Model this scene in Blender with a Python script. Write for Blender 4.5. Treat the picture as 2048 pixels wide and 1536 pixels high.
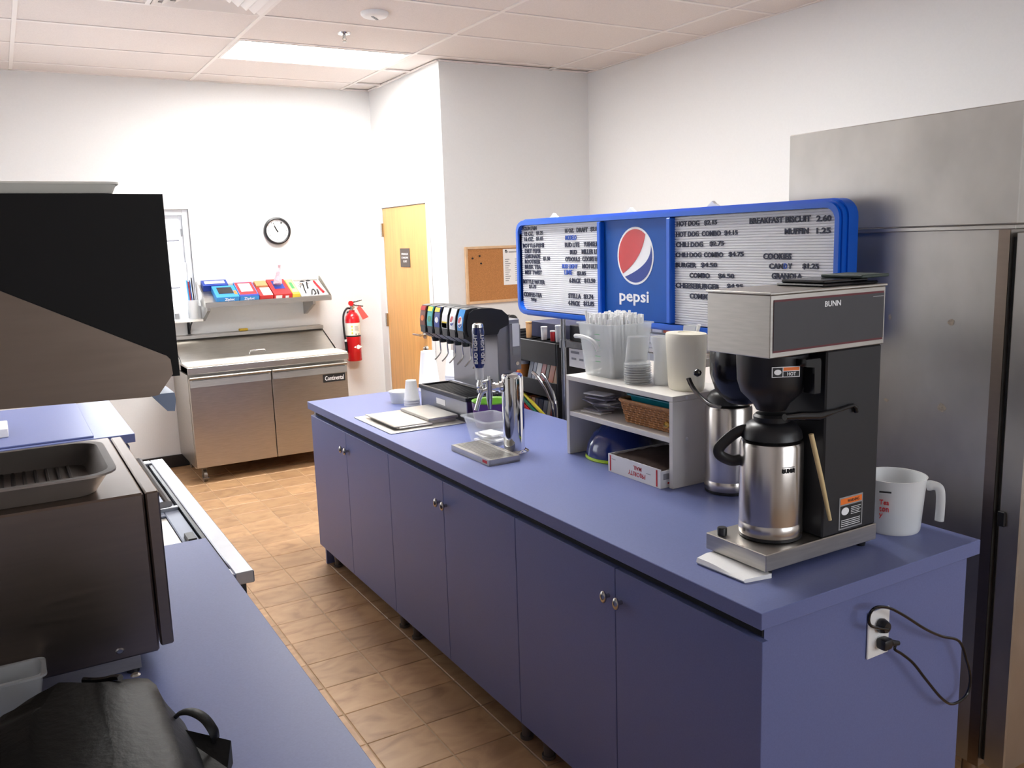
import bpy, bmesh, math, random
from mathutils import Vector, Matrix
rnd = random.Random(7)
for o in list(bpy.data.objects): bpy.data.objects.remove(o)
scene = bpy.context.scene
COL = scene.collection

# ---------------------------------------------------------------- camera (solved from the ceiling grid, floor tiles and island)
F_PX = 1726.437
C = Vector((-1.3511, -1.2652, 1.7375))
FW = Vector((0.49727278, 0.85178272, -0.16488169))
RT = Vector((0.86046496, -0.5085116, -0.03187494))
UP = Vector((0.11099477, 0.12602438, 0.98579816))
cam = bpy.data.cameras.new('camera'); cam.sensor_fit = 'HORIZONTAL'; cam.sensor_width = 36.0
cam.lens = F_PX / 2048 * 36; cam.clip_start = 0.02; cam.clip_end = 100
camo = bpy.data.objects.new('camera', cam); COL.objects.link(camo)
m = Matrix.Identity(4)
for i in range(3):
    m[i][0] = RT[i]; m[i][1] = UP[i]; m[i][2] = -FW[i]; m[i][3] = C[i]
camo.matrix_world = m
scene.camera = camo
def on(ax, val, u, v):
    """point where the sight line of photo pixel (u, v) meets the plane ax = val"""
    k = 'xyz'.index(ax); q = FW + RT * ((u - 1024) / F_PX) - UP * ((v - 768) / F_PX)
    return C + q * ((val - C[k]) / q[k])

# ---------------------------------------------------------------- room numbers
H = 3.039; XL, XR, YB, YF = -1.86, 2.905, 6.036, -3.3
XC, YD = 1.574, 4.659                      # wall with the door, wall with the cork board
GX, GY = -1.1219, 5.7304                   # ceiling grid origin
TX, TY = 1.2192, 0.6096
CT = 0.914                                 # worktop height

# ---------------------------------------------------------------- world, exposure, daylight, added front fill
scene.view_settings.view_transform = 'Standard'; scene.view_settings.look = 'None'
scene.view_settings.gamma = 1.0; scene.view_settings.use_curve_mapping = False
scene.view_settings.exposure = 0.25
w = bpy.data.worlds.new('sky'); scene.world = w; w.use_nodes = True
bg = w.node_tree.nodes['Background']; bg.inputs[0].default_value = (0.93, 0.96, 1.0, 1); bg.inputs[1].default_value = 1.8
def area(name, loc, rot, sx, sy, power, col=(1, 1, 1)):
    l = bpy.data.lights.new(name, 'AREA'); l.shape = 'RECTANGLE'; l.size = sx; l.size_y = sy
    l.energy = power; l.color = col
    o = bpy.data.objects.new(name, l); COL.objects.link(o); o.location = loc; o.rotation_euler = rot
    return o
R90 = math.pi / 2
DAY = (0.93, 0.96, 1.0)
area('daylight_back_window', (-0.5, 6.30, 1.62), (-R90, 0, 0), 0.95, 0.85, 26, DAY)
area('daylight_serving_window', (-2.14, 4.0, 1.62), (0, -R90, 0), 1.1, 2.2, 15, DAY)
area('fill_light_front', (1.35, -3.55, 1.7), (R90, 0, 0), 2.7, 1.5, 46, (0.9, 0.94, 1.0))  # fill light added behind the camera, out of view
LAMP = 36.0                                # troffer diffuser strength

# ---------------------------------------------------------------- materials
def lin(c):
    return tuple(((v / 255) / 12.92 if v / 255 <= 0.04045 else ((v / 255 + 0.055) / 1.055) ** 2.4) for v in c) + (1,)
MATS = {}
def mat(name, col, rough=0.5, metal=0.0, var=0.04, scale=12.0, stretch=(1, 1, 1), bump=0.0, alpha=1.0, emit=0.0,
        spec=0.5, coat=0.0, rvar=0.0, trans=0.0):
    if name in MATS: return MATS[name]
    mt = bpy.data.materials.new(name); mt.use_nodes = True; nt = mt.node_tree; N = nt.nodes; L = nt.links
    b = N['Principled BSDF']
    geo = N.new('ShaderNodeNewGeometry'); mp = N.new('ShaderNodeMapping'); mp.inputs['Scale'].default_value = stretch
    L.new(geo.outputs['Position'], mp.inputs[0])
    nz = N.new('ShaderNodeTexNoise'); nz.inputs['Scale'].default_value = scale; nz.inputs['Detail'].default_value = 4
    L.new(mp.outputs[0], nz.inputs['Vector'])
    c = lin(col); rp = N.new('ShaderNodeValToRGB')
    rp.color_ramp.elements[0].position = 0.3; rp.color_ramp.elements[1].position = 0.7
    rp.color_ramp.elements[0].color = tuple(max(0, v * (1 - var)) for v in c[:3]) + (1,)
    rp.color_ramp.elements[1].color = tuple(min(1, v * (1 + var)) for v in c[:3]) + (1,)
    L.new(nz.outputs['Fac'], rp.inputs[0]); L.new(rp.outputs[0], b.inputs['Base Color'])
    b.inputs['Roughness'].default_value = rough; b.inputs['Metallic'].default_value = metal
    b.inputs['Specular IOR Level'].default_value = spec; b.inputs['Alpha'].default_value = alpha
    b.inputs['Coat Weight'].default_value = coat; b.inputs['Transmission Weight'].default_value = trans
    if rvar:
        mr = N.new('ShaderNodeMapRange'); mr.inputs[3].default_value = max(0.02, rough - rvar); mr.inputs[4].default_value = rough + rvar
        L.new(nz.outputs['Fac'], mr.inputs[0]); L.new(mr.outputs[0], b.inputs['Roughness'])
    if bump:
        bp = N.new('ShaderNodeBump'); bp.inputs['Strength'].default_value = bump; bp.inputs['Distance'].default_value = 0.004
        L.new(nz.outputs['Fac'], bp.inputs['Height']); L.new(bp.outputs[0], b.inputs['Normal'])
    if emit:
        b.inputs['Emission Color'].default_value = c; b.inputs['Emission Strength'].default_value = emit
    MATS[name] = mt; return mt

WALL = mat('painted wall', (224, 224, 224), 0.75, var=0.012, scale=90, bump=0.05)
TILE_C = mat('ceiling tile', (222, 214, 210), 0.9, var=0.05, scale=160, bump=0.25)
TEE = mat('ceiling tee', (232, 226, 222), 0.5, var=0.01)
BASE = mat('black cove base', (30, 28, 28), 0.45)
BLUE = mat('blue laminate', (104, 113, 160), 0.40, var=0.05, scale=240, spec=0.32)
GAPSHADE = mat('painted gap shade', (18, 18, 26), 0.8)  # near-black colour for the shade under the island worktop edge
STEEL = mat('brushed steel', (176, 170, 160), 0.33, 1.0, var=0.07, scale=16, stretch=(1, 1, 14), rvar=0.06)
STEELH = mat('brushed steel across', (186, 182, 176), 0.36, 1.0, var=0.07, scale=14, stretch=(1, 1, 12), rvar=0.06)
STEELW = mat('worn steel', (188, 184, 178), 0.42, 1.0, var=0.14, scale=5, stretch=(1, 1, 0.7), rvar=0.1, bump=0.02)
STEELD = mat('dull dark steel', (140, 126, 115), 0.30, 1.0, var=0.03, scale=10, stretch=(1, 1, 10), rvar=0.05)
STEELG = mat('cool grey steel', (150, 151, 158), 0.36, 1.0, var=0.06, scale=8)
HOODM = mat('black hood enamel', (15, 13, 13), 0.55, var=0.05, spec=0.25)
LEGM = mat('grey leg', (98, 88, 80), 0.5)
MUNT = mat('grey muntin', (150, 152, 160), 0.5)
STEELB = mat('satin steel jug', (205, 198, 192), 0.24, 1.0, var=0.05, scale=20, stretch=(1, 1, 0.1))
CHROME = mat('chrome', (230, 230, 230), 0.07, 1.0, var=0.01)
NICKEL = mat('brushed nickel', (190, 188, 184), 0.25, 1.0, var=0.03)
GALV = mat('zinc post', (170, 172, 176), 0.3, 1.0, var=0.1, scale=40)
BLACK = mat('black plastic', (26, 26, 30), 0.38, var=0.08)
BLACKM = mat('black matt metal', (24, 24, 29), 0.5, var=0.08)
BLACKG = mat('black gloss plastic', (14, 14, 18), 0.18, var=0.05)
CHAR = mat('charcoal decal', (58, 57, 62), 0.45, var=0.05)
LEATHER = mat('black leather', (11, 10, 10), 0.5, var=0.3, scale=60, bump=0.3, spec=0.22)
WHITE = mat('white plastic', (238, 238, 238), 0.4, var=0.01)
FOAM = mat('white foam', (244, 244, 244), 0.7, var=0.015, scale=300)
MELAM = mat('white melamine', (226, 222, 216), 0.4, var=0.01)
CUTB = mat('white cutting board', (245, 241, 230), 0.5, var=0.02)
PAPER = mat('white paper', (240, 238, 236), 0.85, var=0.02)
CLEAR = mat('clear plastic', (235, 238, 240), 0.08, var=0.01, alpha=0.20, spec=0.6)
CLEARF = mat('frosted plastic', (240, 242, 243), 0.35, var=0.02, alpha=0.62)
CLEARB = mat('clear bin plastic', (236, 240, 242), 0.2, var=0.01, alpha=0.32)
LIDF = mat('grey lid frame', (120, 126, 142), 0.4, 0.6, var=0.04)
CREAM = mat('cream plastic', (238, 232, 214), 0.4, var=0.02, alpha=0.93)
RED = mat('red enamel', (205, 22, 34), 0.25, var=0.05, coat=0.3)
REDP = mat('red print', (200, 40, 44), 0.55)
ORANGE = mat('orange print', (242, 120, 32), 0.5)
YELLOW = mat('yellow print', (240, 218, 70), 0.5)
GREEN = mat('green print', (70, 150, 90), 0.5)
TEAL = mat('teal plastic', (22, 128, 146), 0.35, var=0.04)
TEALP = mat('teal print', (60, 180, 180), 0.5)
LIME = mat('lime plastic', (170, 205, 40), 0.35)
NAVY = mat('navy plastic', (26, 44, 110), 0.15, var=0.04, coat=0.5)
PURPLE = mat('purple plastic', (84, 34, 112), 0.3)
GRNPL = mat('green plastic', (140, 190, 84), 0.35)
BOARDB = mat('glossy blue plastic', (0, 94, 212), 0.36, var=0.03, coat=0.0)
BLUEPR = mat('blue print panel', (10, 84, 172), 0.4, var=0.16, scale=3, spec=0.25)
BLUEPR2 = mat('deep blue print', (16, 52, 146), 0.45)
SKYBL = mat('light blue print', (44, 140, 214), 0.5)
LETBD = mat('letter board felt', (240, 240, 244), 0.55, var=0.02)
INK = mat('navy letters', (22, 28, 62), 0.5)
INKB = mat('blue letters', (34, 84, 190), 0.5)
INKK = mat('black print', (26, 26, 28), 0.6)
GREYP = mat('grey print', (150, 150, 152), 0.7)
WPRINT = mat('white print', (246, 246, 248), 0.5)
WOOD = mat('maple veneer', (222, 168, 100), 0.42, var=0.1, scale=9, stretch=(4, 4, 0.35), coat=0.15)
OAK = mat('light wood trim', (214, 178, 140), 0.5, var=0.1, scale=20)
CORK = mat('cork', (182, 124, 72), 0.9, var=0.22, scale=220, bump=0.2)
WICKER = mat('wicker', (176, 122, 74), 0.6, var=0.25, scale=60)
BROWN = mat('brown paper', (84, 66, 60), 0.85, var=0.15, scale=40, bump=0.3)
KRAFT = mat('kraft card', (186, 140, 94), 0.8, var=0.05)
BRASS = mat('brass', (220, 180, 96), 0.2, 1.0)
GREY = mat('grey plastic', (128, 130, 134), 0.5)
GREYB = mat('blue grey metal', (126, 138, 160), 0.3, 0.8)
SIGNB = mat('sign brown', (84, 74, 70), 0.5)
STRAWW = mat('white straws', (246, 246, 246), 0.45, var=0.02)
GLASS = mat('window glass', (235, 242, 246), 0.03, var=0.0, alpha=0.12, spec=0.6)
VINYL = mat('white window vinyl', (220, 222, 226), 0.45, var=0.01)
DIFF = mat('troffer diffuser', (252, 251, 248), 0.5, var=0.0, emit=LAMP)
ALU = mat('anodised rim', (176, 178, 184), 0.36, 0.9, var=0.05, scale=20)
FOILB = mat('foil packet', (170, 168, 182), 0.3, 0.6, var=0.3, scale=40)

def floor_material():
    mt = bpy.data.materials.new('stone look vinyl tile'); mt.use_nodes = True; nt = mt.node_tree; N = nt.nodes; L = nt.links
    b = N['Principled BSDF']; geo = N.new('ShaderNodeNewGeometry'); oi = N.new('ShaderNodeObjectInfo')
    ad = N.new('ShaderNodeMath'); L.new(oi.outputs['Random'], ad.inputs[0]); L.new(geo.outputs['Random Per Island'], ad.inputs[1])
    mu = N.new('ShaderNodeMath'); mu.operation = 'MULTIPLY'; mu.inputs[1].default_value = 31.0; L.new(ad.outputs[0], mu.inputs[0])
    va = N.new('ShaderNodeVectorMath'); va.operation = 'ADD'; L.new(geo.outputs['Position'], va.inputs[0]); L.new(mu.outputs[0], va.inputs[1])
    mp = N.new('ShaderNodeMapping'); mp.inputs['Rotation'].default_value = (0, 0, 0.5); mp.inputs['Scale'].default_value = (0.9, 1.5, 1); L.new(va.outputs[0], mp.inputs[0])
    n1 = N.new('ShaderNodeTexNoise'); n1.inputs['Scale'].default_value = 6; n1.inputs['Detail'].default_value = 8; n1.inputs['Distortion'].default_value = 1.6; L.new(mp.outputs[0], n1.inputs[0])
    rp = N.new('ShaderNodeValToRGB'); e = rp.color_ramp.elements
    e[0].position = 0.25; e[0].color = lin((158, 118, 82)); e[1].position = 0.75; e[1].color = lin((198, 158, 116))
    k = e.new(0.5); k.color = lin((184, 144, 104)); L.new(n1.outputs['Fac'], rp.inputs[0])
    mr = N.new('ShaderNodeMapRange'); mr.inputs[3].default_value = 0.86; mr.inputs[4].default_value = 1.08
    fr = N.new('ShaderNodeMath'); fr.operation = 'FRACT'; L.new(ad.outputs[0], fr.inputs[0]); L.new(fr.outputs[0], mr.inputs[0])
    mx = N.new('ShaderNodeVectorMath'); mx.operation = 'SCALE'; L.new(rp.outputs[0], mx.inputs[0]); L.new(mr.outputs[0], mx.inputs['Scale'])
    L.new(mx.outputs[0], b.inputs['Base Color']); b.inputs['Roughness'].default_value = 0.42
    bp = N.new('ShaderNodeBump'); bp.inputs['Strength'].default_value = 0.12; bp.inputs['Distance'].default_value = 0.003
    L.new(n1.outputs['Fac'], bp.inputs['Height']); L.new(bp.outputs[0], b.inputs['Normal'])
    return mt
FLOORM = floor_material()
GROUT = mat('grout', (178, 152, 122), 0.9)

# ---------------------------------------------------------------- mesh helpers (all in world coordinates)
def BM(): return bmesh.new()
def box(bm, x0, x1, y0, y1, z0, z1, bev=0.0, seg=1):
    x0, x1 = sorted((x0, x1)); y0, y1 = sorted((y0, y1)); z0, z1 = sorted((z0, z1))
    v = [bm.verts.new(p) for p in ((x0, y0, z0), (x1, y0, z0), (x1, y1, z0), (x0, y1, z0), (x0, y0, z1), (x1, y0, z1), (x1, y1, z1), (x0, y1, z1))]
    f = [bm.faces.new([v[i] for i in q]) for q in ((3, 2, 1, 0), (4, 5, 6, 7), (0, 1, 5, 4), (1, 2, 6, 5), (2, 3, 7, 6), (3, 0, 4, 7))]
    if bev:
        ed = list({e for q in f for e in q.edges})
        bmesh.ops.bevel(bm, geom=ed, offset=bev, segments=seg, affect='EDGES', profile=0.5)
    return bm
def frame_of(d):
    d = Vector(d).normalized(); a = Vector((0, 0, 1)) if abs(d.z) < 0.9 else Vector((1, 0, 0))
    u = d.cross(a).normalized(); return u, d.cross(u).normalized(), d
def ring_skin(bm, rings, cap=True, closed=False):
    vs = [[bm.verts.new(p) for p in r] for r in rings]; n = len(vs[0])
    for i in range(len(vs) - (0 if closed else 1)):
        a, b = vs[i], vs[(i + 1) % len(vs)]
        for j in range(n):
            k = (j + 1) % n
            bm.faces.new((a[j], a[k], b[k], b[j]))
    if cap and not closed:
        bm.faces.new(vs[0][::-1]); bm.faces.new(vs[-1])
    return vs
def cyl(bm, p0, p1, r0, r1=None, n=20, cap=True):
    r1 = r0 if r1 is None else r1; p0 = Vector(p0); p1 = Vector(p1); u, v, d = frame_of(p1 - p0)
    cs = [(math.cos(2 * math.pi * i / n), math.sin(2 * math.pi * i / n)) for i in range(n)]
    ring_skin(bm, [[p + (u * c + v * s) * r for c, s in cs] for p, r in ((p0, r0), (p1, r1))], cap); return bm
def lathe(bm, c, prof, n=28, sx=1.0, sy=1.0, cap=True, axis=None):
    """profile [(r, h)] turned about a vertical (or given) axis through c"""
    c = Vector(c)
    if axis is None: u, v, d = Vector((1, 0, 0)), Vector((0, 1, 0)), Vector((0, 0, 1))
    else: u, v, d = frame_of(axis)
    rings = [[c + u * (math.cos(2 * math.pi * i / n) * r * sx) + v * (math.sin(2 * math.pi * i / n) * r * sy) + d * h for i in range(n)] for r, h in prof]
    ring_skin(bm, rings, cap); return bm
def smooth_pts(pts, k=6):
    P = [Vector(p) for p in pts]; out = []
    for i in range(len(P) - 1):
        a, b, c, d = P[max(i - 1, 0)], P[i], P[i + 1], P[min(i + 2, len(P) - 1)]
        for j in range(k):
            t = j / k
            out.append(0.5 * ((2 * b) + (c - a) * t + (2 * a - 5 * b + 4 * c - d) * t * t + (3 * b - a - 3 * c + d) * t ** 3))
    return out + [P[-1]]
def tube(bm, pts, r, n=8, smooth=0, flat=1.0, cap=True):
    P = smooth_pts(pts, smooth) if smooth else [Vector(p) for p in pts]
    rings = []; u = None
    for i, p in enumerate(P):
        d = (P[min(i + 1, len(P) - 1)] - P[max(i - 1, 0)]).normalized()
        if u is None: u, v, _ = frame_of(d)
        else:
            u = (u - d * u.dot(d)).normalized(); v = d.cross(u)
        rr = r[min(i, len(r) - 1)] if isinstance(r, (list, tuple)) else r
        rings.append([p + (u * math.cos(2 * math.pi * j / n) + v * (math.sin(2 * math.pi * j / n) * flat)) * rr for j in range(n)])
    ring_skin(bm, rings, cap); return bm
def prism(bm, pts, ax, a, b):
    """polygon pts in the two other axes (cyclic order after ax dropped: x->(y,z), y->(x,z), z->(x,y)), extruded from a to b along ax"""
    def P(q, t): return {'x': (t, q[0], q[1]), 'y': (q[0], t, q[1]), 'z': (q[0], q[1], t)}[ax]
    v0 = [bm.verts.new(P(q, a)) for q in pts]; v1 = [bm.verts.new(P(q, b)) for q in pts]; n = len(pts)
    bm.faces.new(v0); bm.faces.new(v1[::-1])
    for i in range(n):
        k = (i + 1) % n; bm.faces.new((v0[k], v0[i], v1[i], v1[k]))
    return bm
def rrect(x0, x1, y0, y1, r, k=5):
    out = []
    for cx, cy, a in ((x1 - r, y1 - r, 0), (x0 + r, y1 - r, 90), (x0 + r, y0 + r, 180), (x1 - r, y0 + r, 270)):
        for i in range(k + 1):
            t = math.radians(a + 90 * i / k); out.append((cx + r * math.cos(t), cy + r * math.sin(t)))
    return out
def vessel(bm, x0, x1, y0, y1, z0, z1, taper, wall=0.003, r=0.02, rim=0.0):
    """open tub: rounded rectangle, wider at the top"""
    def R(g, z, rr): return [Vector((p[0], p[1], z)) for p in rrect(x0 - g, x1 + g, y0 - g, y1 + g, rr)]
    t = taper; rings = [R(-t, z0, r * 0.7), R(0, z1, r)]
    if rim: rings += [R(rim, z1, r), R(rim, z1 + 0.004, r), R(-wall, z1 + 0.004, r * 0.9)]
    else: rings += [R(-wall, z1, r * 0.9)]
    rings += [R(-t - wall, z0 + wall, r * 0.6)]
    ring_skin(bm, rings); return bm
def quad(bm, o, xd, yd, w, h, d=0.0006):
    """thin printed plate on a face: o = lower left corner, xd/yd unit directions"""
    o, xd, yd = Vector(o), Vector(xd), Vector(yd); n = xd.cross(yd)
    c = [o, o + xd * w, o + xd * w + yd * h, o + yd * h]
    ring_skin(bm, [c, [p + n * d for p in c]]); return bm
def disc(bm, o, xd, yd, rx, ry, d=0.0006, n=32, poly=None):
    o, xd, yd = Vector(o), Vector(xd), Vector(yd); nn = xd.cross(yd)
    pts = poly or [(rx * math.cos(2 * math.pi * i / n), ry * math.sin(2 * math.pi * i / n)) for i in range(n)]
    c = [o + xd * p[0] + yd * p[1] for p in pts]
    ring_skin(bm, [c, [p + nn * d for p in c]]); return bm
FONTC = {}
def text(bm, body, o, xd, yd, w, h, d=0.0008, bold=0.0):
    """lettering fitted into w x h with its lower left corner at o"""
    key = (body, bold)
    if key not in FONTC:
        cu = bpy.data.curves.new('t', 'FONT'); cu.body = body; cu.size = 1; cu.extrude = 0.5; cu.offset = bold; cu.resolution_u = 2
        ob = bpy.data.objects.new('t', cu); COL.objects.link(ob); bpy.context.view_layer.update()
        me = bpy.data.meshes.new_from_object(ob.evaluated_get(bpy.context.evaluated_depsgraph_get()))
        vs = [v.co.copy() for v in me.vertices]; fs = [tuple(p.vertices) for p in me.polygons]
        bpy.data.objects.remove(ob); bpy.data.curves.remove(cu); bpy.data.meshes.remove(me)
        FONTC[key] = (vs, fs)
    vs, fs = FONTC[key]
    x0 = min(v.x for v in vs); x1 = max(v.x for v in vs); y0 = min(v.y for v in vs); y1 = max(v.y for v in vs)
    if w is None: w = h * (x1 - x0) / (y1 - y0)
    o, xd, yd = Vector(o), Vector(xd), Vector(yd); n = xd.cross(yd)
    nv = [bm.verts.new(o + xd * ((v.x - x0) / (x1 - x0) * w) + yd * ((v.y - y0) / (y1 - y0) * h) + n * ((v.z + 0.5) * d)) for v in vs]
    for f in fs:
        try: bm.faces.new([nv[i] for i in f])
        except ValueError: pass
    return bm
YM, ZP, XP = (0, -1, 0), (0, 0, 1), (1, 0, 0)      # lettering directions: faces toward -x read along -y

ORG = {}
def obj(name, bm, m, parent=None, smooth=False, kind=None, org=None, rot=None):
    """one mesh object; rot = (angle, centre) turns it about a vertical axis"""
    if rot: bmesh.ops.rotate(bm, verts=bm.verts, cent=Vector(rot[1]), matrix=Matrix.Rotation(rot[0], 3, rot[2] if len(rot) > 2 else 'Z'))
    bmesh.ops.recalc_face_normals(bm, faces=bm.faces)
    if parent is not None: og = ORG[parent]
    elif org is not None: og = Vector(org)
    else:
        xs = [v.co.x for v in bm.verts]; ys = [v.co.y for v in bm.verts]; zs = [v.co.z for v in bm.verts]
        og = Vector(((min(xs) + max(xs)) / 2, (min(ys) + max(ys)) / 2, min(zs)))
    bmesh.ops.translate(bm, verts=bm.verts, vec=-og)
    me = bpy.data.meshes.new(name); bm.to_mesh(me); bm.free()
    me.materials.append(m)
    if smooth:
        for p in me.polygons: p.use_smooth = True
        try: me.set_sharp_from_angle(angle=math.radians(38))
        except Exception: pass
    o = bpy.data.objects.new(name, me); COL.objects.link(o)
    if parent is not None: o.parent = bpy.data.objects[parent]
    else: o.location = og
    ORG[o.name] = og
    if kind: o['kind'] = kind
    return o.name
def tag(n, label, cat, group=None):
    o = bpy.data.objects[n]; o['label'] = label; o['category'] = cat
    if group: o['group'] = group
    return n
def lab(n, label): bpy.data.objects[n]['label'] = label; return n
def thing(name, label, cat, loc, group=None):
    o = bpy.data.objects.new(name, None); COL.objects.link(o); o.location = loc; o.empty_display_size = 0.05
    ORG[o.name] = Vector(loc); return tag(o.name, label, cat, group)
def piece(name, me, loc, parent):
    """a copy that shares mesh data; loc is its world origin"""
    o = bpy.data.objects.new(name, me); COL.objects.link(o); o.parent = bpy.data.objects[parent]
    o.location = Vector(loc) - ORG[parent]; ORG[o.name] = Vector(loc); return o.name
def mesh_of(bm, m, name='piece'):
    bmesh.ops.recalc_face_normals(bm, faces=bm.faces); me = bpy.data.meshes.new(name); bm.to_mesh(me); bm.free(); me.materials.append(m); return me
def copy_tree(src, delta, label=None):
    s = bpy.data.objects[src]; r = s.copy(); COL.objects.link(r); r.location = s.location + Vector(delta); ORG[r.name] = ORG[src] + Vector(delta)
    if label: r['label'] = label
    for ch in s.children:
        c = ch.copy(); COL.objects.link(c); c.parent = r; ORG[c.name] = ORG[r.name]
        for g in ch.children:
            d = g.copy(); COL.objects.link(d); d.parent = c; ORG[d.name] = ORG[r.name]
    return r.name
def B(name, m, parent, x0, x1, y0, y1, z0, z1, bev=0.0, **k):
    return obj(name, box(BM(), x0, x1, y0, y1, z0, z1, bev), m, parent, **k)

# ================================================================ THE SETTING
T = 0.12
# --- floor
S = 0.2298; FX, FY = -0.4194, 2.8069
fl = obj('floor', box(BM(), XL - T, XR + T, YF - T, YB + T, -0.06, -0.0025), GROUT, kind='structure', org=(0, 0, 0))
tb = BM(); h = S / 2 - 0.002; c = 0.0025
ring_skin(tb, [[Vector((sx * (h - q), sy * (h - q), z)) for sx, sy in ((-1, -1), (1, -1), (1, 1), (-1, 1))] for q, z in ((0, -0.004), (0, -0.002), (c, 0))])
tile_me = mesh_of(tb, FLOORM, 'floor_tile')
cells = []
for i in range(-12, 22):
    for j in range(-22, 32):
        x = FX + S * (i + 0.5); y = FY + S * (j + 0.5)
        if x - S / 2 < XL - 0.2 or x + S / 2 > XR + 0.2 or y - S / 2 < YF - 0.2 or y + S / 2 > YB + 0.2: continue
        if x > XC + 0.2 and y > YD + 0.2: continue
        cells.append((x, y))
vis = [q for q in cells if -0.95 < q[0] < 0.55 and 0.3 < q[1] < YB - 0.1]
vis.sort(key=lambda q: (Vector((q[0], q[1], 0)) - C).length)
vis = vis[:290]; vs_ = set(vis); rest = BM()
for q in vis: piece('floor_tile', tile_me, (q[0], q[1], 0), fl)
for q in cells:
    if q in vs_: continue
    ring_skin(rest, [[Vector((q[0] + sx * (h - g), q[1] + sy * (h - g), z)) for sx, sy in ((-1, -1), (1, -1), (1, 1), (-1, 1))] for g, z in ((0, -0.004), (0, -0.002), (c, 0))])
obj('floor_tiles', rest, FLOORM, fl, kind='stuff')
# --- walls (with openings)
def wall(name, bm): return obj(name, bm, WALL, kind='structure', org=(0, 0, 0))
WX0, WX1, WZ0, WZ1 = -0.98, -0.004, 1.20, 2.058      # back window opening
b = BM(); box(b, XL - T, WX0, YB, YB + T, 0, H + 0.1); box(b, WX1, XC + T, YB, YB + T, 0, H + 0.1)
box(b, WX0, WX1, YB, YB + T, 0, WZ0); box(b, WX0, WX1, YB, YB + T, WZ1, H + 0.1); wall('wall_back', b)
DY0, DY1, DZ = 4.972, 5.872, 2.04                    # door opening
b = BM(); box(b, XC, XC + T, YD + T, DY0, 0, H + 0.1); box(b, XC, XC + T, DY1, YB, 0, H + 0.1); box(b, XC, XC + T, DY0, DY1, DZ, H + 0.1); wall('wall_door', b)
wall('wall_corkboard', box(BM(), XC, XR + T, YD, YD + T, 0, H + 0.1))
wall('wall_right', box(BM(), XR, XR + T, YF, YD, 0, H + 0.1))
SY0, SY1, SZ0, SZ1 = 2.9, 5.1, 1.07, 2.15            # serving window in the left wall
b = BM(); box(b, XL - T, XL, YF, SY0, 0, H + 0.1); box(b, XL - T, XL, SY1, YB, 0, H + 0.1); box(b, XL - T, XL, SY0, SY1, 0, SZ0); box(b, XL - T, XL, SY0, SY1, SZ1, H + 0.1); wall('wall_left', b)
FX0, FX1, FZ0, FZ1 = 0.0, 2.7, 0.95, 2.45           # unseen opening behind the camera, added for the fill light
b = BM(); box(b, XL - T, FX0, YF - T, YF, 0, H + 0.1); box(b, FX1, XR + T, YF - T, YF, 0, H + 0.1); box(b, FX0, FX1, YF - T, YF, 0, FZ0); box(b, FX0, FX1, YF - T, YF, FZ1, H + 0.1); wall('wall_front', b)
obj('baseboard_back', box(BM(), XL + 0.002, XC - 0.002, YB - 0.012, YB - 0.001, 0.001, 0.10, 0.003), BASE, kind='structure', org=(0, 0, 0))
b = BM(); box(b, XC - 0.012, XC - 0.001, YD + 0.002, DY0 - 0.065, 0.001, 0.10, 0.003); box(b, XC - 0.012, XC - 0.001, DY1 + 0.065, YB - 0.014, 0.001, 0.10, 0.003)
obj('baseboard_door', b, BASE, kind='structure', org=(0, 0, 0))
obj('baseboard_corkboard', box(BM(), XC + 0.002, XR - 0.002, YD - 0.012, YD - 0.001, 0.001, 0.10, 0.003), BASE, kind='structure', org=(0, 0, 0))
obj('baseboard_right', box(BM(), XR - 0.012, XR - 0.001, YF + 0.01, YD - 0.014, 0.001, 0.10, 0.003), BASE, kind='structure', org=(0, 0, 0))
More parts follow.
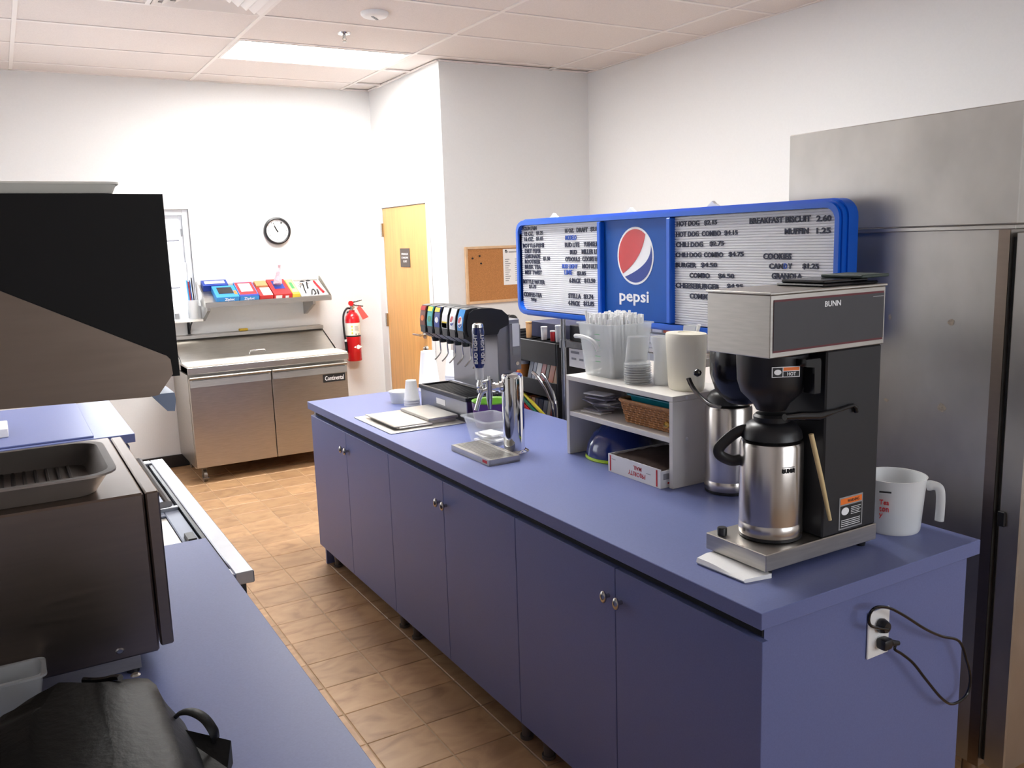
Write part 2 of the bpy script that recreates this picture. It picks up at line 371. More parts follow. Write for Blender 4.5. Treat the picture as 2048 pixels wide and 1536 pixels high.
# --- windows
def window(name, ax, plane, a0, a1, z0, z1, inw, cols, sash=True):
    """a frame in a wall opening; ax = axis along the wall; plane = wall face; inw = direction of the outside (+1/-1)"""
    def bx(bm, p0, p1, q0, q1, d0, d1, bev=0.003):
        d0, d1 = plane + inw * d0, plane + inw * d1
        return box(bm, p0, p1, d0, d1, q0, q1, bev) if ax == 'x' else box(bm, d0, d1, p0, p1, q0, q1, bev)
    n = bpy.data.objects.new(name, None); COL.objects.link(n); n['kind'] = 'structure'; ORG[n.name] = Vector((0, 0, 0)); n = n.name
    g = 0.0015; fw = 0.045
    b = BM(); bx(b, a0 + g, a0 + fw, z0 + g, z1 - g, .03, .11); bx(b, a1 - fw, a1 - g, z0 + g, z1 - g, .03, .11)
    bx(b, a0 + fw, a1 - fw, z0 + g, z0 + fw, .03, .11); bx(b, a0 + fw, a1 - fw, z1 - fw, z1 - g, .03, .11); obj('window_frame', b, VINYL, n)
    zm = (z0 + z1) / 2; rows = [(z0 + fw, zm + .012, .04), (zm - .012, z1 - fw, .07)] if sash else [(z0 + fw, z1 - fw, .05)]
    for za, zb, d in rows:
        s = 0.03; b = BM(); bx(b, a0 + fw, a0 + fw + s, za, zb, d, d + .025); bx(b, a1 - fw - s, a1 - fw, za, zb, d, d + .025)
        bx(b, a0 + fw + s, a1 - fw - s, za, za + s, d, d + .025); bx(b, a0 + fw + s, a1 - fw - s, zb - s, zb, d, d + .025); sn = obj('sash', b, VINYL, n)
        xs = [a0 + fw + s + (a1 - a0 - 2 * fw - 2 * s) * k / cols for k in range(cols + 1)]; zz = [za + s, (za + zb) / 2, zb - s] if sash else [za + s, zb - s]
        for k in range(cols):
            for r_ in range(len(zz) - 1): b = BM(); bx(b, xs[k] + .004, xs[k + 1] - .004, zz[r_] + .004, zz[r_ + 1] - .004, d + .01, d + .014, 0); obj('pane', b, GLASS, sn)
        b = BM()
        for k in range(1, cols): bx(b, xs[k] - .006, xs[k] + .006, za + s, zb - s, d + .004, d + .02)
        if sash: bx(b, a0 + fw + s, a1 - fw - s, zz[1] - .006, zz[1] + .006, d + .005, d + .019)
        if len(b.verts): obj('muntin', b, MUNT, sn)
    return n
w1 = window('window_1', 'x', YB, WX0, WX1, WZ0, WZ1, 1, 3)
obj('window_latch', box(BM(), -0.075, -0.062, YB + .022, YB + .031, 1.845, 1.905, .002), GREY, w1)
window('window_2', 'y', XL, SY0, SY1, SZ0, SZ1, -1, 3, False)
window('added_fill_window', 'x', YF, FX0, FX1, FZ0, FZ1, -1, 2, False)  # added window frame in front of the unseen fill light
# --- door
dn = bpy.data.objects.new('door_1', None); COL.objects.link(dn); dn['kind'] = 'structure'; ORG['door_1'] = Vector((0, 0, 0)); dn = 'door_1'
lab(dn, 'honey maple flush door with brown sign and steel lever')
B('door_leaf', WOOD, dn, XC - 0.004, XC + 0.040, DY0 + 0.004, DY1 - 0.004, 0.008, DZ - 0.004, 0.002)
b = BM(); fw = 0.05
box(b, XC - 0.014, XC - 0.001, DY0 - fw, DY0, 0.001, DZ + fw, .003); box(b, XC - 0.014, XC - 0.001, DY1, DY1 + fw, 0.001, DZ + fw, .003); box(b, XC - 0.014, XC - 0.001, DY0, DY1, DZ, DZ + fw, .003)
obj('door_frame', b, WALL, dn)
for z in (1.855, 1.075, 0.25):
    b = BM(); box(b, XC - 0.018, XC - 0.0045, DY1 - 0.006, DY1 + 0.03, z - 0.057, z + 0.057); cyl(b, (XC - 0.02, DY1 - 0.004, z - 0.057), (XC - 0.02, DY1 - 0.004, z + 0.057), 0.007, n=10); obj('hinge', b, NICKEL, dn, True)
b = BM(); cyl(b, (XC - 0.0045, 5.10, 1.0), (XC - 0.016, 5.10, 1.0), 0.034, 0.032, 24); cyl(b, (XC - 0.014, 5.10, 1.0), (XC - 0.06, 5.10, 1.0), 0.011)
tube(b, [(XC - 0.056, 5.09, 1.0), (XC - 0.058, 5.15, 1.0), (XC - 0.052, 5.235, 0.998)], [0.012, 0.011, 0.009], 10, 4); obj('lever_handle', b, NICKEL, dn, True)
b = BM(); cyl(b, (XC - 0.0045, 5.085, 0.885), (XC - 0.02, 5.085, 0.885), 0.030, 0.026, 24); box(b, XC - 0.036, XC - 0.02, 5.077, 5.093, 0.868, 0.902, .003); obj('deadbolt', b, NICKEL, dn, True)
sg = B('door_sign', SIGNB, dn, XC - 0.009, XC - 0.0045, 5.33, 5.525, 1.54, 1.695, 0.003)
b = BM()
for k, t in enumerate(('SPRINKLER', 'STANDPIPE', 'CLOSET')): text(b, t, (XC - 0.0092, 5.495 - (0.03 if k == 2 else 0), 1.64 - 0.03 * k), YM, ZP, 0.135 - (0.055 if k == 2 else 0), 0.016, 0.0005, .01)
obj('sign_lettering', b, WPRINT, sg)
# --- ceiling
ce = obj('ceiling', box(BM(), XL - T, XR + T, YF - T, YB + T, H + 0.012, H + 0.1), TILE_C, kind='structure', org=(0, 0, 0))
xs = sorted({XL} | {GX + TX * i for i in range(-3, 6) if XL < GX + TX * i < XR} | {XR})
ys = sorted({YF} | {GY - TY * j for j in range(-2, 18) if YF < GY - TY * j < YB} | {YB})
LX0, LX1, LY0, LY1 = GX + TX, GX + 2 * TX, GY - 2 * TY, GY - TY          # lit troffer cell
VX0, VX1, VY0, VY1 = GX + TX / 2, GX + TX, GY - 4 * TY, GY - 3 * TY      # air vent cell
for i in range(len(xs) - 1):
    for j in range(len(ys) - 1):
        x0, x1, y0, y1 = xs[i], xs[i + 1], ys[j], ys[j + 1]; cx, cy = (x0 + x1) / 2, (y0 + y1) / 2
        if cx > XC and cy > YD + 0.1: continue
        if LX0 < cx < LX1 and (LY0 < cy < LY1 or GY - 6 * TY < cy < GY - 5 * TY): continue
        if x0 < VX0 < x1 and VY0 < cy < VY1: x1 = VX0
        if x1 - x0 < 0.05 or y1 - y0 < 0.05: continue
        B('ceiling_tile', TILE_C, ce, x0 + 0.010, x1 - 0.010, y0 + 0.010, y1 - 0.010, H + 0.002, H + 0.0118, 0.002)
b = BM(); t = 0.012
for x in xs:
    if x in (XL, XR): continue
    box(b, x - t, x + t, YF, YB if x < XC else YD, H - 0.004, H + 0.006)
for y in ys:
    if y in (YF, YB): continue
    e = [XL] + [x for x in xs if XL < x < XR] + [XR if y < YD else XC]
    for i in range(len(e) - 1):
        if e[i + 1] - e[i] > .04: box(b, e[i] + t + .0005, e[i + 1] - t - .0005, y - t, y + t, H - 0.0035, H + 0.006)
box(b, VX0 - t, VX0 + t, VY0 + t, VY1 - t, H - 0.0035, H + .006)
box(b, XL + .001, XC - .001, YB - 0.02, YB - 0.001, H - 0.004, H + 0.006); box(b, XC - 0.02, XC - 0.001, YD, YB - 0.021, H - 0.004, H + 0.006)
box(b, XC + .001, XR - 0.001, YD - 0.02, YD - 0.001, H - 0.004, H + 0.006); box(b, XR - 0.02, XR - 0.001, YF, YD - 0.021, H - 0.004, H + 0.006)
obj('ceiling_grid', b, TEE, ce)
for LY0, LY1, l_ in ((LY0, LY1, 'lit white recessed ceiling light panel near the prep refrigerator'), (GY - 6 * TY, GY - 5 * TY, 'lit white recessed ceiling light panel above the island')):
    t_ = thing('troffer_light', l_, 'light', ((LX0 + LX1) / 2, (LY0 + LY1) / 2, H - 0.003), 'ceiling light panels')
    obj('diffuser', box(BM(), LX0 + .03, LX1 - .03, LY0 + .03, LY1 - .03, H - 0.0035, H + 0.004, .002), DIFF, t_)
    b = BM(); z0, z1 = H - 0.006, H + 0.006
    box(b, LX0 + .0125, LX0 + .03, LY0 + .0125, LY1 - .0125, z0, z1); box(b, LX1 - .03, LX1 - .0125, LY0 + .0125, LY1 - .0125, z0, z1)
    box(b, LX0 + .03, LX1 - .03, LY0 + .0125, LY0 + .03, z0, z1); box(b, LX0 + .03, LX1 - .03, LY1 - .03, LY1 - .0125, z0, z1); obj('frame', b, TEE, t_)
v_ = thing('air_vent', 'white square ceiling air vent with nested louvres', 'vent', ((VX0 + VX1) / 2, (VY0 + VY1) / 2, H - 0.01))
cx, cy = (VX0 + VX1) / 2, (VY0 + VY1) / 2
B('backing', mat('vent backing', (168, 160, 158), .7), v_, VX0 + .014, VX1 - .014, VY0 + .014, VY1 - .014, H + .006, H + .011)
for k, (ro, ri, dz) in enumerate(((.291, .258, 0), (.246, .205, .006), (.188, .147, .006), (.130, .089, .006), (.072, .03, .006))):
    b = BM()
    def rg(r, z): return [Vector((cx + sx * r, cy + sy * r, z)) for sx, sy in ((-1, -1), (1, -1), (1, 1), (-1, 1))]
    ring_skin(b, [rg(ro, H - .008 - dz), rg(ro, H - .006 - dz), rg(ri, H + .004), rg(ri, H + .002)], closed=True)
    obj('outer_frame' if k == 0 else 'louvre', b, TEE, v_)
q = thing('smoke_detector', 'round white smoke detector on a ceiling tile', 'smoke detector', (.66, 3.60, H - .03))
obj('housing', lathe(BM(), (.66, 3.60, H - .028), [(.05, 0), (.068, .006), (.078, .016), (.08, .0295)], 32), WHITE, q, True)
obj('sensor_slot', box(BM(), .62, .70, 3.592, 3.608, H - .031, H - .027, .002), GREY, q, rot=(.8, (.66, 3.6, H)))
q = thing('sprinkler_head', 'chrome fire sprinkler head under the ceiling', 'sprinkler', (.668, 4.13, H - .05))
obj('escutcheon', lathe(BM(), (.668, 4.13, H - .010), [(.02, 0), (.038, .004), (.042, .0115)], 24), CHROME, q, True)
b = BM(); cyl(b, (.668, 4.13, H - .01), (.668, 4.13, H - .03), .011, .008, 12)
for s in (-1, 1): tube(b, [(.668 + s * .009, 4.13, H - .026), (.668 + s * .012, 4.13, H - .035), (.668, 4.13, H - .047)], .0025, 6)
obj('yoke', b, NICKEL, q, True); obj('deflector', lathe(BM(), (.668, 4.13, H - .050), [(.013, 0), (.013, .002)], 16), NICKEL, q)
# ================================================================ ISLAND
IW, IL = 0.81, 3.24
n = obj('island_worktop', box(BM(), 0, IW, 0, IL, CT - 0.04, CT, 0.0015), BLUE)
tag(n, 'long blue laminate worktop of the island counter', 'countertop')
SE = [0.006 + 0.5375 * k for k in range(7)]
knob_b = BM()
def knob(x, y, z, par):
    b = BM(); cyl(b, (x, y, z), (x - 0.012, y, z), 0.006, n=12)
    c = Vector((x - 0.02, y, z))
    for k in range(1): pass
    rings = []
    for i in range(9):
        a = math.pi * i / 8 - R90; r = max(0.0015, math.cos(a)); d = math.sin(a) * 0.0085
        rings.append([c + Vector((-d, math.cos(2 * math.pi * j / 20) * 0.0125 * r, math.sin(2 * math.pi * j / 20) * 0.018 * r)) for j in range(20)])
    ring_skin(b, rings); lab(obj('knob', b, NICKEL, par, True), 'oval brushed nickel knob')
cl = ('blue island base cabinet at the end with the power outlet', 'middle blue island base cabinet, two doors, between the end cabinets', 'blue island base cabinet nearest the prep refrigerator')
for k in range(3):
    y0, y1 = SE[2 * k] + (0.02 if k == 0 else 0.001), SE[2 * k + 2] - (0.03 if k == 2 else 0.001)
    cb = thing('base_cabinet', cl[k], 'cabinet', (0.4, (y0 + y1) / 2, 0), 'island base cabinets')
    b = BM(); box(b, 0.036, IW - 0.02, y0, y1, 0.105, CT - 0.0405)
    obj('carcass', b, BLUE, cb)
    B('gap_shade_strip', GAPSHADE, cb, 0.030, 0.0355, y0, y1, CT - 0.072, CT - 0.042)  # dark strip painted as the shade between worktop and doors
    for d in (0, 1):
        a0, a1 = SE[2 * k + d] + 0.0015, SE[2 * k + d + 1] - 0.0015
        dr = B('door', BLUE, cb, 0.012, 0.031, a0, a1, 0.112, CT - 0.074, 0.0012)
        knob(0.012, (a1 - 0.027) if d == 0 else (a0 + 0.027), 0.752, dr)
    for lx in (0.075, IW - 0.10):
        for ly in (y0 + 0.07, y1 - 0.07):
            b = BM(); cyl(b, (lx, ly, 0.001), (lx, ly, 0.012), 0.024, 0.024, 16); cyl(b, (lx, ly, 0.012), (lx, ly, 0.06), 0.017, 0.019, 16); cyl(b, (lx, ly, 0.06), (lx, ly, 0.1045), 0.022, 0.022, 16)
            obj('leg', b, LEGM, cb, True)
    if k == 0: B('end_panel', BLUE, cb, 0.0345, IW - 0.018, 0.024, 0.0255, 0.0, CT - 0.0405)
    if k == 2: B('end_panel', BLUE, cb, 0.036, IW - 0.02, y1 + .0005, y1 + .018, 0.0, CT - 0.0405)
# outlet, plugs and cord
q = thing('wall_outlet', 'white duplex outlet plate on the island end panel', 'outlet', (0.428, 0.0235, 0.685))
B('cover_plate', WHITE, q, 0.388, 0.468, 0.0175, 0.0235, 0.686, 0.808, 0.002)
for z in (0.769, 0.725): obj('receptacle', prism(BM(), [(0.428 + 0.017 * math.cos(a * .3927), z + .015 * math.sin(a * .3927)) for a in range(16)], 'y', 0.0155, 0.0175), WHITE, q)
q = thing('power_cord', 'black power cord looping from the outlet beside the island', 'cord', (0.45, 0.0, 0.60))
b = BM(); lathe(b, (0.428, 0.0155, 0.769), [(.017, 0), (.019, .006), (.015, .018), (.013, .022)], 16, axis=(0, -1, 0)); obj('plug', b, BLACK, q, True)
b = BM(); box(b, .414, .446, -.012, .0153, .711, .739, .006, 2); cyl(b, (.446, -.002, .724), (.475, -.004, .716), .009, .006, 12); obj('plug', b, BLACK, q, True)
P = lambda u, v, y=-0.012: on('y', y, 1680 + u / 2.649, 880 + v / 2.649)
pts = [(0.428, -.006, .766), P(165, 985), P(155, 930), P(190, 888, -.02), P(260, 890, -.02), P(340, 930, -.02), P(450, 1000, -.02), P(540, 1040), P(630, 1065, -.01), P(668, 1160, -.01), P(690, 1260, -.01), P(670, 1350, -.01), P(600, 1398, -.01), P(540, 1370, -.015), P(460, 1275, -.015), P(390, 1185, -.012), P(330, 1135, -.008), P(290, 1108, -.006), (0.47, -.004, .717)]
obj('cable', tube(BM(), pts, .0038, 8, 5), BLACKG, q, True)
# roll-bag dispenser on the far end of the island
q = thing('paper_holder', 'grey wall-type paper holder hung on the far end of island', 'dispenser', (0.09, IL - .012, 0.755))
b = BM(); prism(b, [(.80, IL - .0205), (.868, IL - .0205), (.868, IL + .004), (.835, IL + .024), (.79, IL + .05), (.76, IL + .03), (.755, IL - .0205)][::-1], 'x', .04, .20)
for v in b.verts: v.co = Vector((v.co.x, v.co.z, v.co.y))
obj('cover', b, GREY, q); B('bottom_edge', BLACK, q, .045, .195, IL - .0205, IL + .02, .748, .756)

# ================================================================ BACK WALL
q = thing('wall_clock', 'round wall clock with black rim and white face', 'clock', (.685, YB - .03, 1.757))
cc = Vector((.685, YB - .001, 1.872)); ax = (0, -1, 0)
obj('rim', lathe(BM(), cc, [(.108, 0), (.113, .012), (.11, .03), (.1, .034), (.093, .03), (.092, .012)], 48, axis=ax), BLACK, q, True)
obj('face', lathe(BM(), cc, [(.0925, .008), (.0925, .014)], 48, axis=ax), WPRINT, q)
b = BM()
for k in range(1, 13):
    a = math.radians(90 - 30 * k); s = str(k); w_ = .011 if k < 10 else .019
    text(b, s, (cc.x + .074 * math.cos(a) - w_ / 2, cc.y - .0145, cc.z + .074 * math.sin(a) - .008), XP, ZP, w_, .016, .0004)
obj('numerals', b, INKK, q)
def hand(a, l, w_):
    a = math.radians(90 - a); d = Vector((math.cos(a), 0, math.sin(a))); p = Vector((math.sin(a), 0, -math.cos(a))); o = cc + Vector((0, -.016, 0)) - d * .012
    b = BM(); c4 = [o - p * w_, o + p * w_, o + d * l + p * w_ * .5, o + d * l - p * w_ * .5]; ring_skin(b, [c4, [v + Vector((0, -.001, 0)) for v in c4]]); return b
obj('hour_hand', hand(328, .058, .005), INKK, q); obj('minute_hand', hand(336, .082, .0035), INKK, q)

# fire extinguisher
q = thing('fire_extinguisher', 'red fire extinguisher with white label hung on the wall', 'fire extinguisher', (1.268, 5.955, .73)); ex, ey = 1.268, 5.958
obj('cylinder', lathe(BM(), (ex, ey, .73), [(.06, 0), (.064, .006), (.064, .36), (.058, .39), (.042, .415), (.026, .43), (.024, .445)], 32), RED, q, True)
obj('label_band', lathe(BM(), (ex, ey, .955), [(.0648, 0), (.0648, .11)], 32, cap=False), CUTB, q, True)
b = BM()
for k in range(3): disc(b, (ex - .028, ey - .0598, .98 + .028 * k), XP, ZP, .008, .008, .0006)
lab(obj('label_print', b, YELLOW, q), 'yellow pictogram marks on the label'); b = BM()
for k in range(5): quad(b, (ex - .008, ey - .0655, 1.0 + .009 * k), XP, ZP, .04 - .006 * (k % 2), .003)
for k in range(2): quad(b, (ex - .004 + .024 * k, ey - .0655, .96), XP, ZP, .013, .014)
obj('label_print', b, GREYP, q)
obj('strap', lathe(BM(), (ex, ey, .945), [(.0652, 0), (.0662, .006), (.0652, .012)], 32), BLACK, q, True)
b = BM(); disc(b, (ex + .018, ey - .0625, .855), XP, ZP, 1, 1, .0012, poly=[(-.042, 0), (0, -.02), (.036, 0), (0, .02)]); obj('diamond_badge', b, WPRINT, q)
b = BM(); cyl(b, (ex, ey, 1.17), (ex, ey, 1.235), .016, .014, 14); cyl(b, (ex, ey - .01, 1.2), (ex, ey - .045, 1.2), .012, .012, 12); obj('valve', b, NICKEL, q, True)
b = BM(); tube(b, [(ex - .01, ey, 1.235), (ex + .035, ey - .02, 1.25), (ex + .085, ey - .03, 1.262)], .005, 6, 3, 1.8); tube(b, [(ex, ey, 1.225), (ex + .04, ey - .02, 1.215), (ex + .095, ey - .03, 1.205)], .005, 6, 3, 1.8); obj('lever', b, NICKEL, q, True)
b = BM(); cyl(b, (ex - .012, ey - .012, 1.235), (ex - .012, ey - .03, 1.235), .022, .022, 18); obj('gauge', b, RED, q, True)
b = BM(); tube(b, [(ex - .012, ey, 1.19), (ex - .05, ey - .01, 1.19), (ex - .083, ey - .01, 1.13), (ex - .085, ey - .01, 1.0), (ex - .078, ey - .012, .92)], .0085, 10, 6); obj('hose', b, BLACK, q, True)
b = BM(); cyl(b, (ex - .077, ey - .012, .925), (ex - .076, ey - .012, .905), .01, .01, 12); obj('hose_clip', b, WHITE, q, True)
b = BM(); cyl(b, (ex - .076, ey - .012, .905), (ex - .072, ey - .012, .805), .0125, .010, 12); obj('nozzle', b, BLACK, q, True)
b = BM(); prism(b, [(ex + .02, 1.195), (ex + .05, 1.215), (ex + .125, 1.11), (ex + .07, 1.09)], 'y', ey - .072, ey - .070); lab(obj('tag', b, mat('red paper tag', (232, 90, 86), .7), q), 'red paper inspection tag')
B('wall_bracket', BLACK, q, ex - .02, ex + .02, ey + .062, YB - .002, .80, 1.16)

# slanted stainless wall shelf
A0 = math.atan2(.14, .29); SY, SZ = 5.735, 1.318; ca, sa = math.cos(A0), math.sin(A0)
def sl(x, s, h): return Vector((x, SY + s * ca - h * sa, SZ + s * sa + h * ca))
def slbox(bm, x0, x1, s0, s1, h0, h1, skew=0.0):
    v = [bm.verts.new(sl(x + skew * (s - s0), s, h_)) for h_ in (h0, h1) for x, s in ((x0, s0), (x1, s0), (x1, s1), (x0, s1))]
    for f in ((3, 2, 1, 0), (4, 5, 6, 7), (0, 1, 5, 4), (1, 2, 6, 5), (2, 3, 7, 6), (3, 0, 4, 7)): bm.faces.new([v[i] for i in f])
    return bm
q = thing('wall_shelf', 'slanted stainless steel wall shelf above the prep refrigerator', 'shelf', (.51, YB - .01, 1.20))
b = BM(); slbox(b, .006, 1.012, 0, .322, -.003, 0); obj('shelf_plate', b, STEELH, q)
b = BM(); box(b, .005, 1.013, SY - .012, SY - .009, SZ - .028, SZ + .012); box(b, .005, 1.013, SY - .009, SY + .001, SZ - .028, SZ - .025); obj('front_lip', b, STEELH, q)
b = BM(); prism(b, [(SY - .008, SZ - .024), (YB - .003, SZ - .024), (YB - .003, 1.485), (6.0, 1.485), (SY - .008, SZ + .012)], 'x', .002, .0048); obj('side_panel', b, STEELH, q)
b = BM(); prism(b, [(SY - .008, SZ - .024), (YB - .003, SZ - .024), (YB - .003, 1.485), (6.0, 1.485), (SY - .008, SZ + .012)], 'x', 1.0132, 1.016); obj('side_panel', b, STEELH, q)
for x in (.03, .875):
    b = BM(); prism(b, [(5.76, SZ - .029), (YB - .002, SZ - .029), (YB - .002, SZ - .15), (YB - .03, SZ - .15), (5.76, SZ - .055)], 'x', x - .012, x + .012); obj('bracket', b, STEELH, q)
# cartons lying on the slant
def slprint(m, par, x0, x1, s0, s1, h_):
    b = BM(); slbox(b, x0, x1, s0, s1, h_, h_ + .0012); return obj('print', b, m, par)
def sl_text(t, m, par, x0, w_, z_, h_, f=.0009):     # on the front end of a carton
    b = BM(); o = sl(x0, -.0004, z_); text(b, t, o, XP, tuple(sl(0, 0, 1) - sl(0, 0, 0)), w_, h_, f, .02); return obj('carton_lettering', b, m, par)
def carton(label, x0, x1, s0, s1, hh, m, fr, slot, slotm, group='cartons on the slanted shelf'):
    q = thing('bag_carton', label, 'carton', sl((x0 + x1) / 2, s0, .001), group)
    b = BM(); slbox(b, x0, x1, s0, s1, .001, hh); obj('carton_body', b, m, q)
    if fr: slprint(fr, q, x0 + .006, x1 - .006, s0 + .03, s1 - .008, hh)
    if slot:
        b = BM(); slbox(b, x0 + slot[0], x1 - slot[0], s0 + slot[1], s1 - slot[2], hh + .0013, hh + .0022); obj('carton_opening', b, slotm, q)
    return q
q1 = carton('bright blue carton with a dark open window and white brand word', .088, .262, .0, .19, .052, SKYBL, None, (.03, .055, .03), INKK)
sl_text('Ziploc', WPRINT, q1, .15, .075, .012, .03); slprint(ORANGE, q1, .235, .258, .04, .10, .052)
q2 = carton('blue and red carton with clear bags showing through its opening', .268, .418, .0, .24, .05, SKYBL, REDP, (.028, .075, .03), mat('clear bag film', (222, 216, 226), .3, var=.1, scale=50))
b = BM(); slbox(b, .268, .418, 0, .03, .05, .0512); obj('print', b, BLUEPR2, q2); sl_text('Ziploc', WPRINT, q2, .30, .08, .012, .028)
q3 = thing('bag_carton', 'red carton with torn white flap and brown inner card', 'carton', sl(.48, 0, .001), 'cartons on the slanted shelf')
b = BM(); slbox(b, .424, .53, 0, .235, .001, .045); obj('carton_body', b, REDP, q3)
b = BM(); slbox(b, .452, .528, .004, .13, .0455, .049); obj('torn_flap', b, PAPER, q3)
b = BM(); slbox(b, .43, .522, .14, .225, .0455, .062); obj('inner_card', b, KRAFT, q3)
q4 = carton('red carton with blue panel and white label under clear bag', .538, .684, .0, .26, .05, REDP, None, (.03, .09, .03), BLUEPR2)
b = BM(); o = sl(.552, -.0003, .008); up_ = tuple(sl(0, 0, 1) - sl(0, 0, 0)); quad(b, o, XP, up_, .05, .032); obj('carton_label', b, WPRINT, q4); b = BM(); quad(b, sl(.63, -.0003, .014), XP, up_, .028, .02); obj('carton_label', b, WPRINT, q4)
q5 = carton('narrow yellow carton with green and white print', .69, .752, .0, .25, .045, YELLOW, mat('pale yellow print', (244, 234, 140), .5), (.018, .09, .05), GREEN)
q6 = carton('dark blue carton lying behind the other cartons', .03, .225, .205, .3, .05, BLUEPR2, None, (.02, .03, .02), PAPER)
q = thing('plastic_bag', 'crumpled clear plastic bag standing up from the cartons', 'bag', sl(.60, .15, .052))
b = BM(); pts = [sl(.60, .13, .072)] + [sl(.602 + .004 * i, .14 + .01 * i, .08 + .028 * i) for i in range(4)] + [sl(.625, .19, .185), sl(.622, .195, .215)]
tube(b, pts, [.03, .034, .03, .022, .014, .009, .013], 9, 0, .6); 
for v in b.verts: v.co += Vector((rnd.uniform(-.004, .004), rnd.uniform(-.004, .004), 0))
obj('film', b, mat('pinkish bag film', (206, 178, 190), .3, var=.25, scale=60, alpha=.9), q)
q = thing('utensil_tray', 'white tray of black and steel kitchen utensils', 'tray', sl(.86, 0, .001))
b = BM(); slbox(b, .765, .99, .004, .28, .001, .006); slbox(b, .765, .99, .004, .012, .006, .02); slbox(b, .765, .772, .012, .28, .006, .02); slbox(b, .983, .99, .012, .28, .006, .02); obj('tray', b, WHITE, q)
UG = 'utensils on the slanted shelf'
def utensil(label, pts, r, m, head=None, hm=None):
    t = thing('utensil', label, 'utensil', sl(*pts[0]), UG); b = BM(); tube(b, [sl(*p) for p in pts], r, 8, 4); obj('shaft', b, m, t, True)
    if head: b = BM(); lathe(b, sl(*head[:3]), [(.002, -.006), (head[3], -.002), (head[3], .004), (.004, .01)], 14); obj('head', b, hm or m, t, True)
utensil('black slotted spoon lying in the white tray', [(.820, .06, .014), (.828, .14, .016), (.832, .20, .03)], .005, BLACK, (.832, .215, .04, .022), BLACK)
utensil('black ladle with round bowl in the white tray', [(.860, .14, .016), (.868, .19, .018), (.872, .22, .03)], .006, BLACK, (.888, .235, .032, .02), BLACK)
utensil('black thin spatula across the white tray corner', [(.914, .02, .014), (.922, .06, .018), (.924, .10, .02)], .007, BLACK)
utensil('black looped tongs lying in the white tray', [(.86, .03, .013), (.875, .08, .026), (.895, .10, .022), (.90, .05, .014), (.88, .03, .013)], .006, BLACK)
utensil('red-handled utensil leaning across the white tray', [(.966, .05, .018), (.952, .15, .02), (.94, .24, .024)], .009, RED)
utensil('steel serving spoon lying in the white tray', [(.79, .05, .012), (.80, .13, .014), (.805, .19, .022)], .004, CHROME, (.806, .2, .028, .018), CHROME)
# small window shelf with bottles and file holder
q = thing('window_ledge_shelf', 'small white shelf on black bracket beside the window', 'shelf', (-.14, YB - .01, 1.08))
B('shelf_board', MELAM, q, -.36, .0, 5.86, YB - .002, 1.178, 1.196, .002)
b = BM(); box(b, -.095, -.075, YB - .012, YB - .002, 1.07, 1.177); tube(b, [(-.085, YB - .012, 1.08), (-.085, 5.95, 1.14), (-.085, 5.88, 1.172)], .007, 8, 3); obj('bracket', b, BLACK, q)
for x, h_, l_, m_ in ((-.182, .062, 'small bottle with grey label on the window shelf', GREY), (-.146, .066, 'small all-white bottle on the window shelf', WHITE)):
    q = thing('bottle', l_, 'bottle', (x, 5.93, 1.1965)); obj('bottle_body', lathe(BM(), (x, 5.93, 1.1965), [(.015, 0), (.016, .004), (.016, h_), (.009, h_ + .01), (.009, h_ + .014)], 18), WHITE, q, True)
    obj('cap', lathe(BM(), (x, 5.93, 1.2107 + h_), [(.011, 0), (.011, .014)], 14), WHITE, q, True)
    obj('label', lathe(BM(), (x, 5.93, 1.2015), [(.0163, 0), (.0163, h_ * .75)], 18, cap=False), m_, q, True)
q = thing('file_holder', 'translucent grey cup holding folders on the window shelf', 'holder', (-.055, 5.94, 1.1965))
obj('cup', lathe(BM(), (-.055, 5.94, 1.1965), [(.034, 0), (.042, .15), (.039, .15), (.032, .004)], 24), CLEARF, q, True)
FG = 'folders in the file holder'
for k, (x, m_, zt, nm) in enumerate(((-.074, SKYBL, 1.50, 'light blue folder standing in the grey cup'), (-.0625, mat('red cover', (150, 36, 48), .5), 1.49, 'dark red folder standing in the grey cup'), (-.0515, mat('blue cover', (40, 80, 150), .5), 1.50, 'mid blue folder standing in the grey cup'), (-.038, BLACK, 1.52, 'black folder standing in the grey cup'))):
    b = BM(); prism(b, [(x - .004, 1.2015), (x + .003, 1.2015), (x - .008, zt), (x - .017, zt + .004)], 'y', 5.925, 5.955); tag(obj('folder', b, m_), nm, 'folder', FG)
B_ = thing('paper_bracket', 'grey plastic file box leaning at window edge', 'file box', (-.115, 5.955, 1.1965))
b = BM(); prism(b, [(-.12, 1.1965), (-.10, 1.1965), (-.108, 1.535), (-.128, 1.535)], 'y', 5.915, 5.99); obj('panel', b, CLEARF, B_)

# ================================================================ PREP REFRIGERATOR
PX0, PX1, PYF, PYB = -.243, .992, 5.345, 6.018
q = thing('prep_refrigerator', 'stainless sandwich prep refrigerator with two doors and white board', 'refrigerator', ((PX0 + PX1) / 2, 5.7, 0))
b = BM(); box(b, PX0 + .004, PX1 - .02, PYF + .045, PYB, .115, .825); obj('cabinet_body', b, STEELH, q)
b = BM(); prism(b, [(PYF + .0, .836), (PYB, .836), (PYB, 1.04), (5.95, 1.04), (5.615, .898), (PYF, .884)], 'x', PX0, PX0 + .004); obj('side_skirt', b, STEELH, q)
b = BM(); prism(b, [(PYF + .0, .836), (PYB, .836), (PYB, 1.04), (5.95, 1.04), (5.615, .898), (PYF, .884)], 'x', PX1 - .004, PX1); obj('side_skirt', b, STEELH, q)
B('front_rail', STEELH, q, PX0, PX1, PYF - .005, PYF + .27, .832, .884, .004)
lab(B('cutting_board', CUTB, q, PX0 + .006, PX1 - .006, PYF - .003, 5.605, .8845, .897, .002), 'white plastic cutting board')
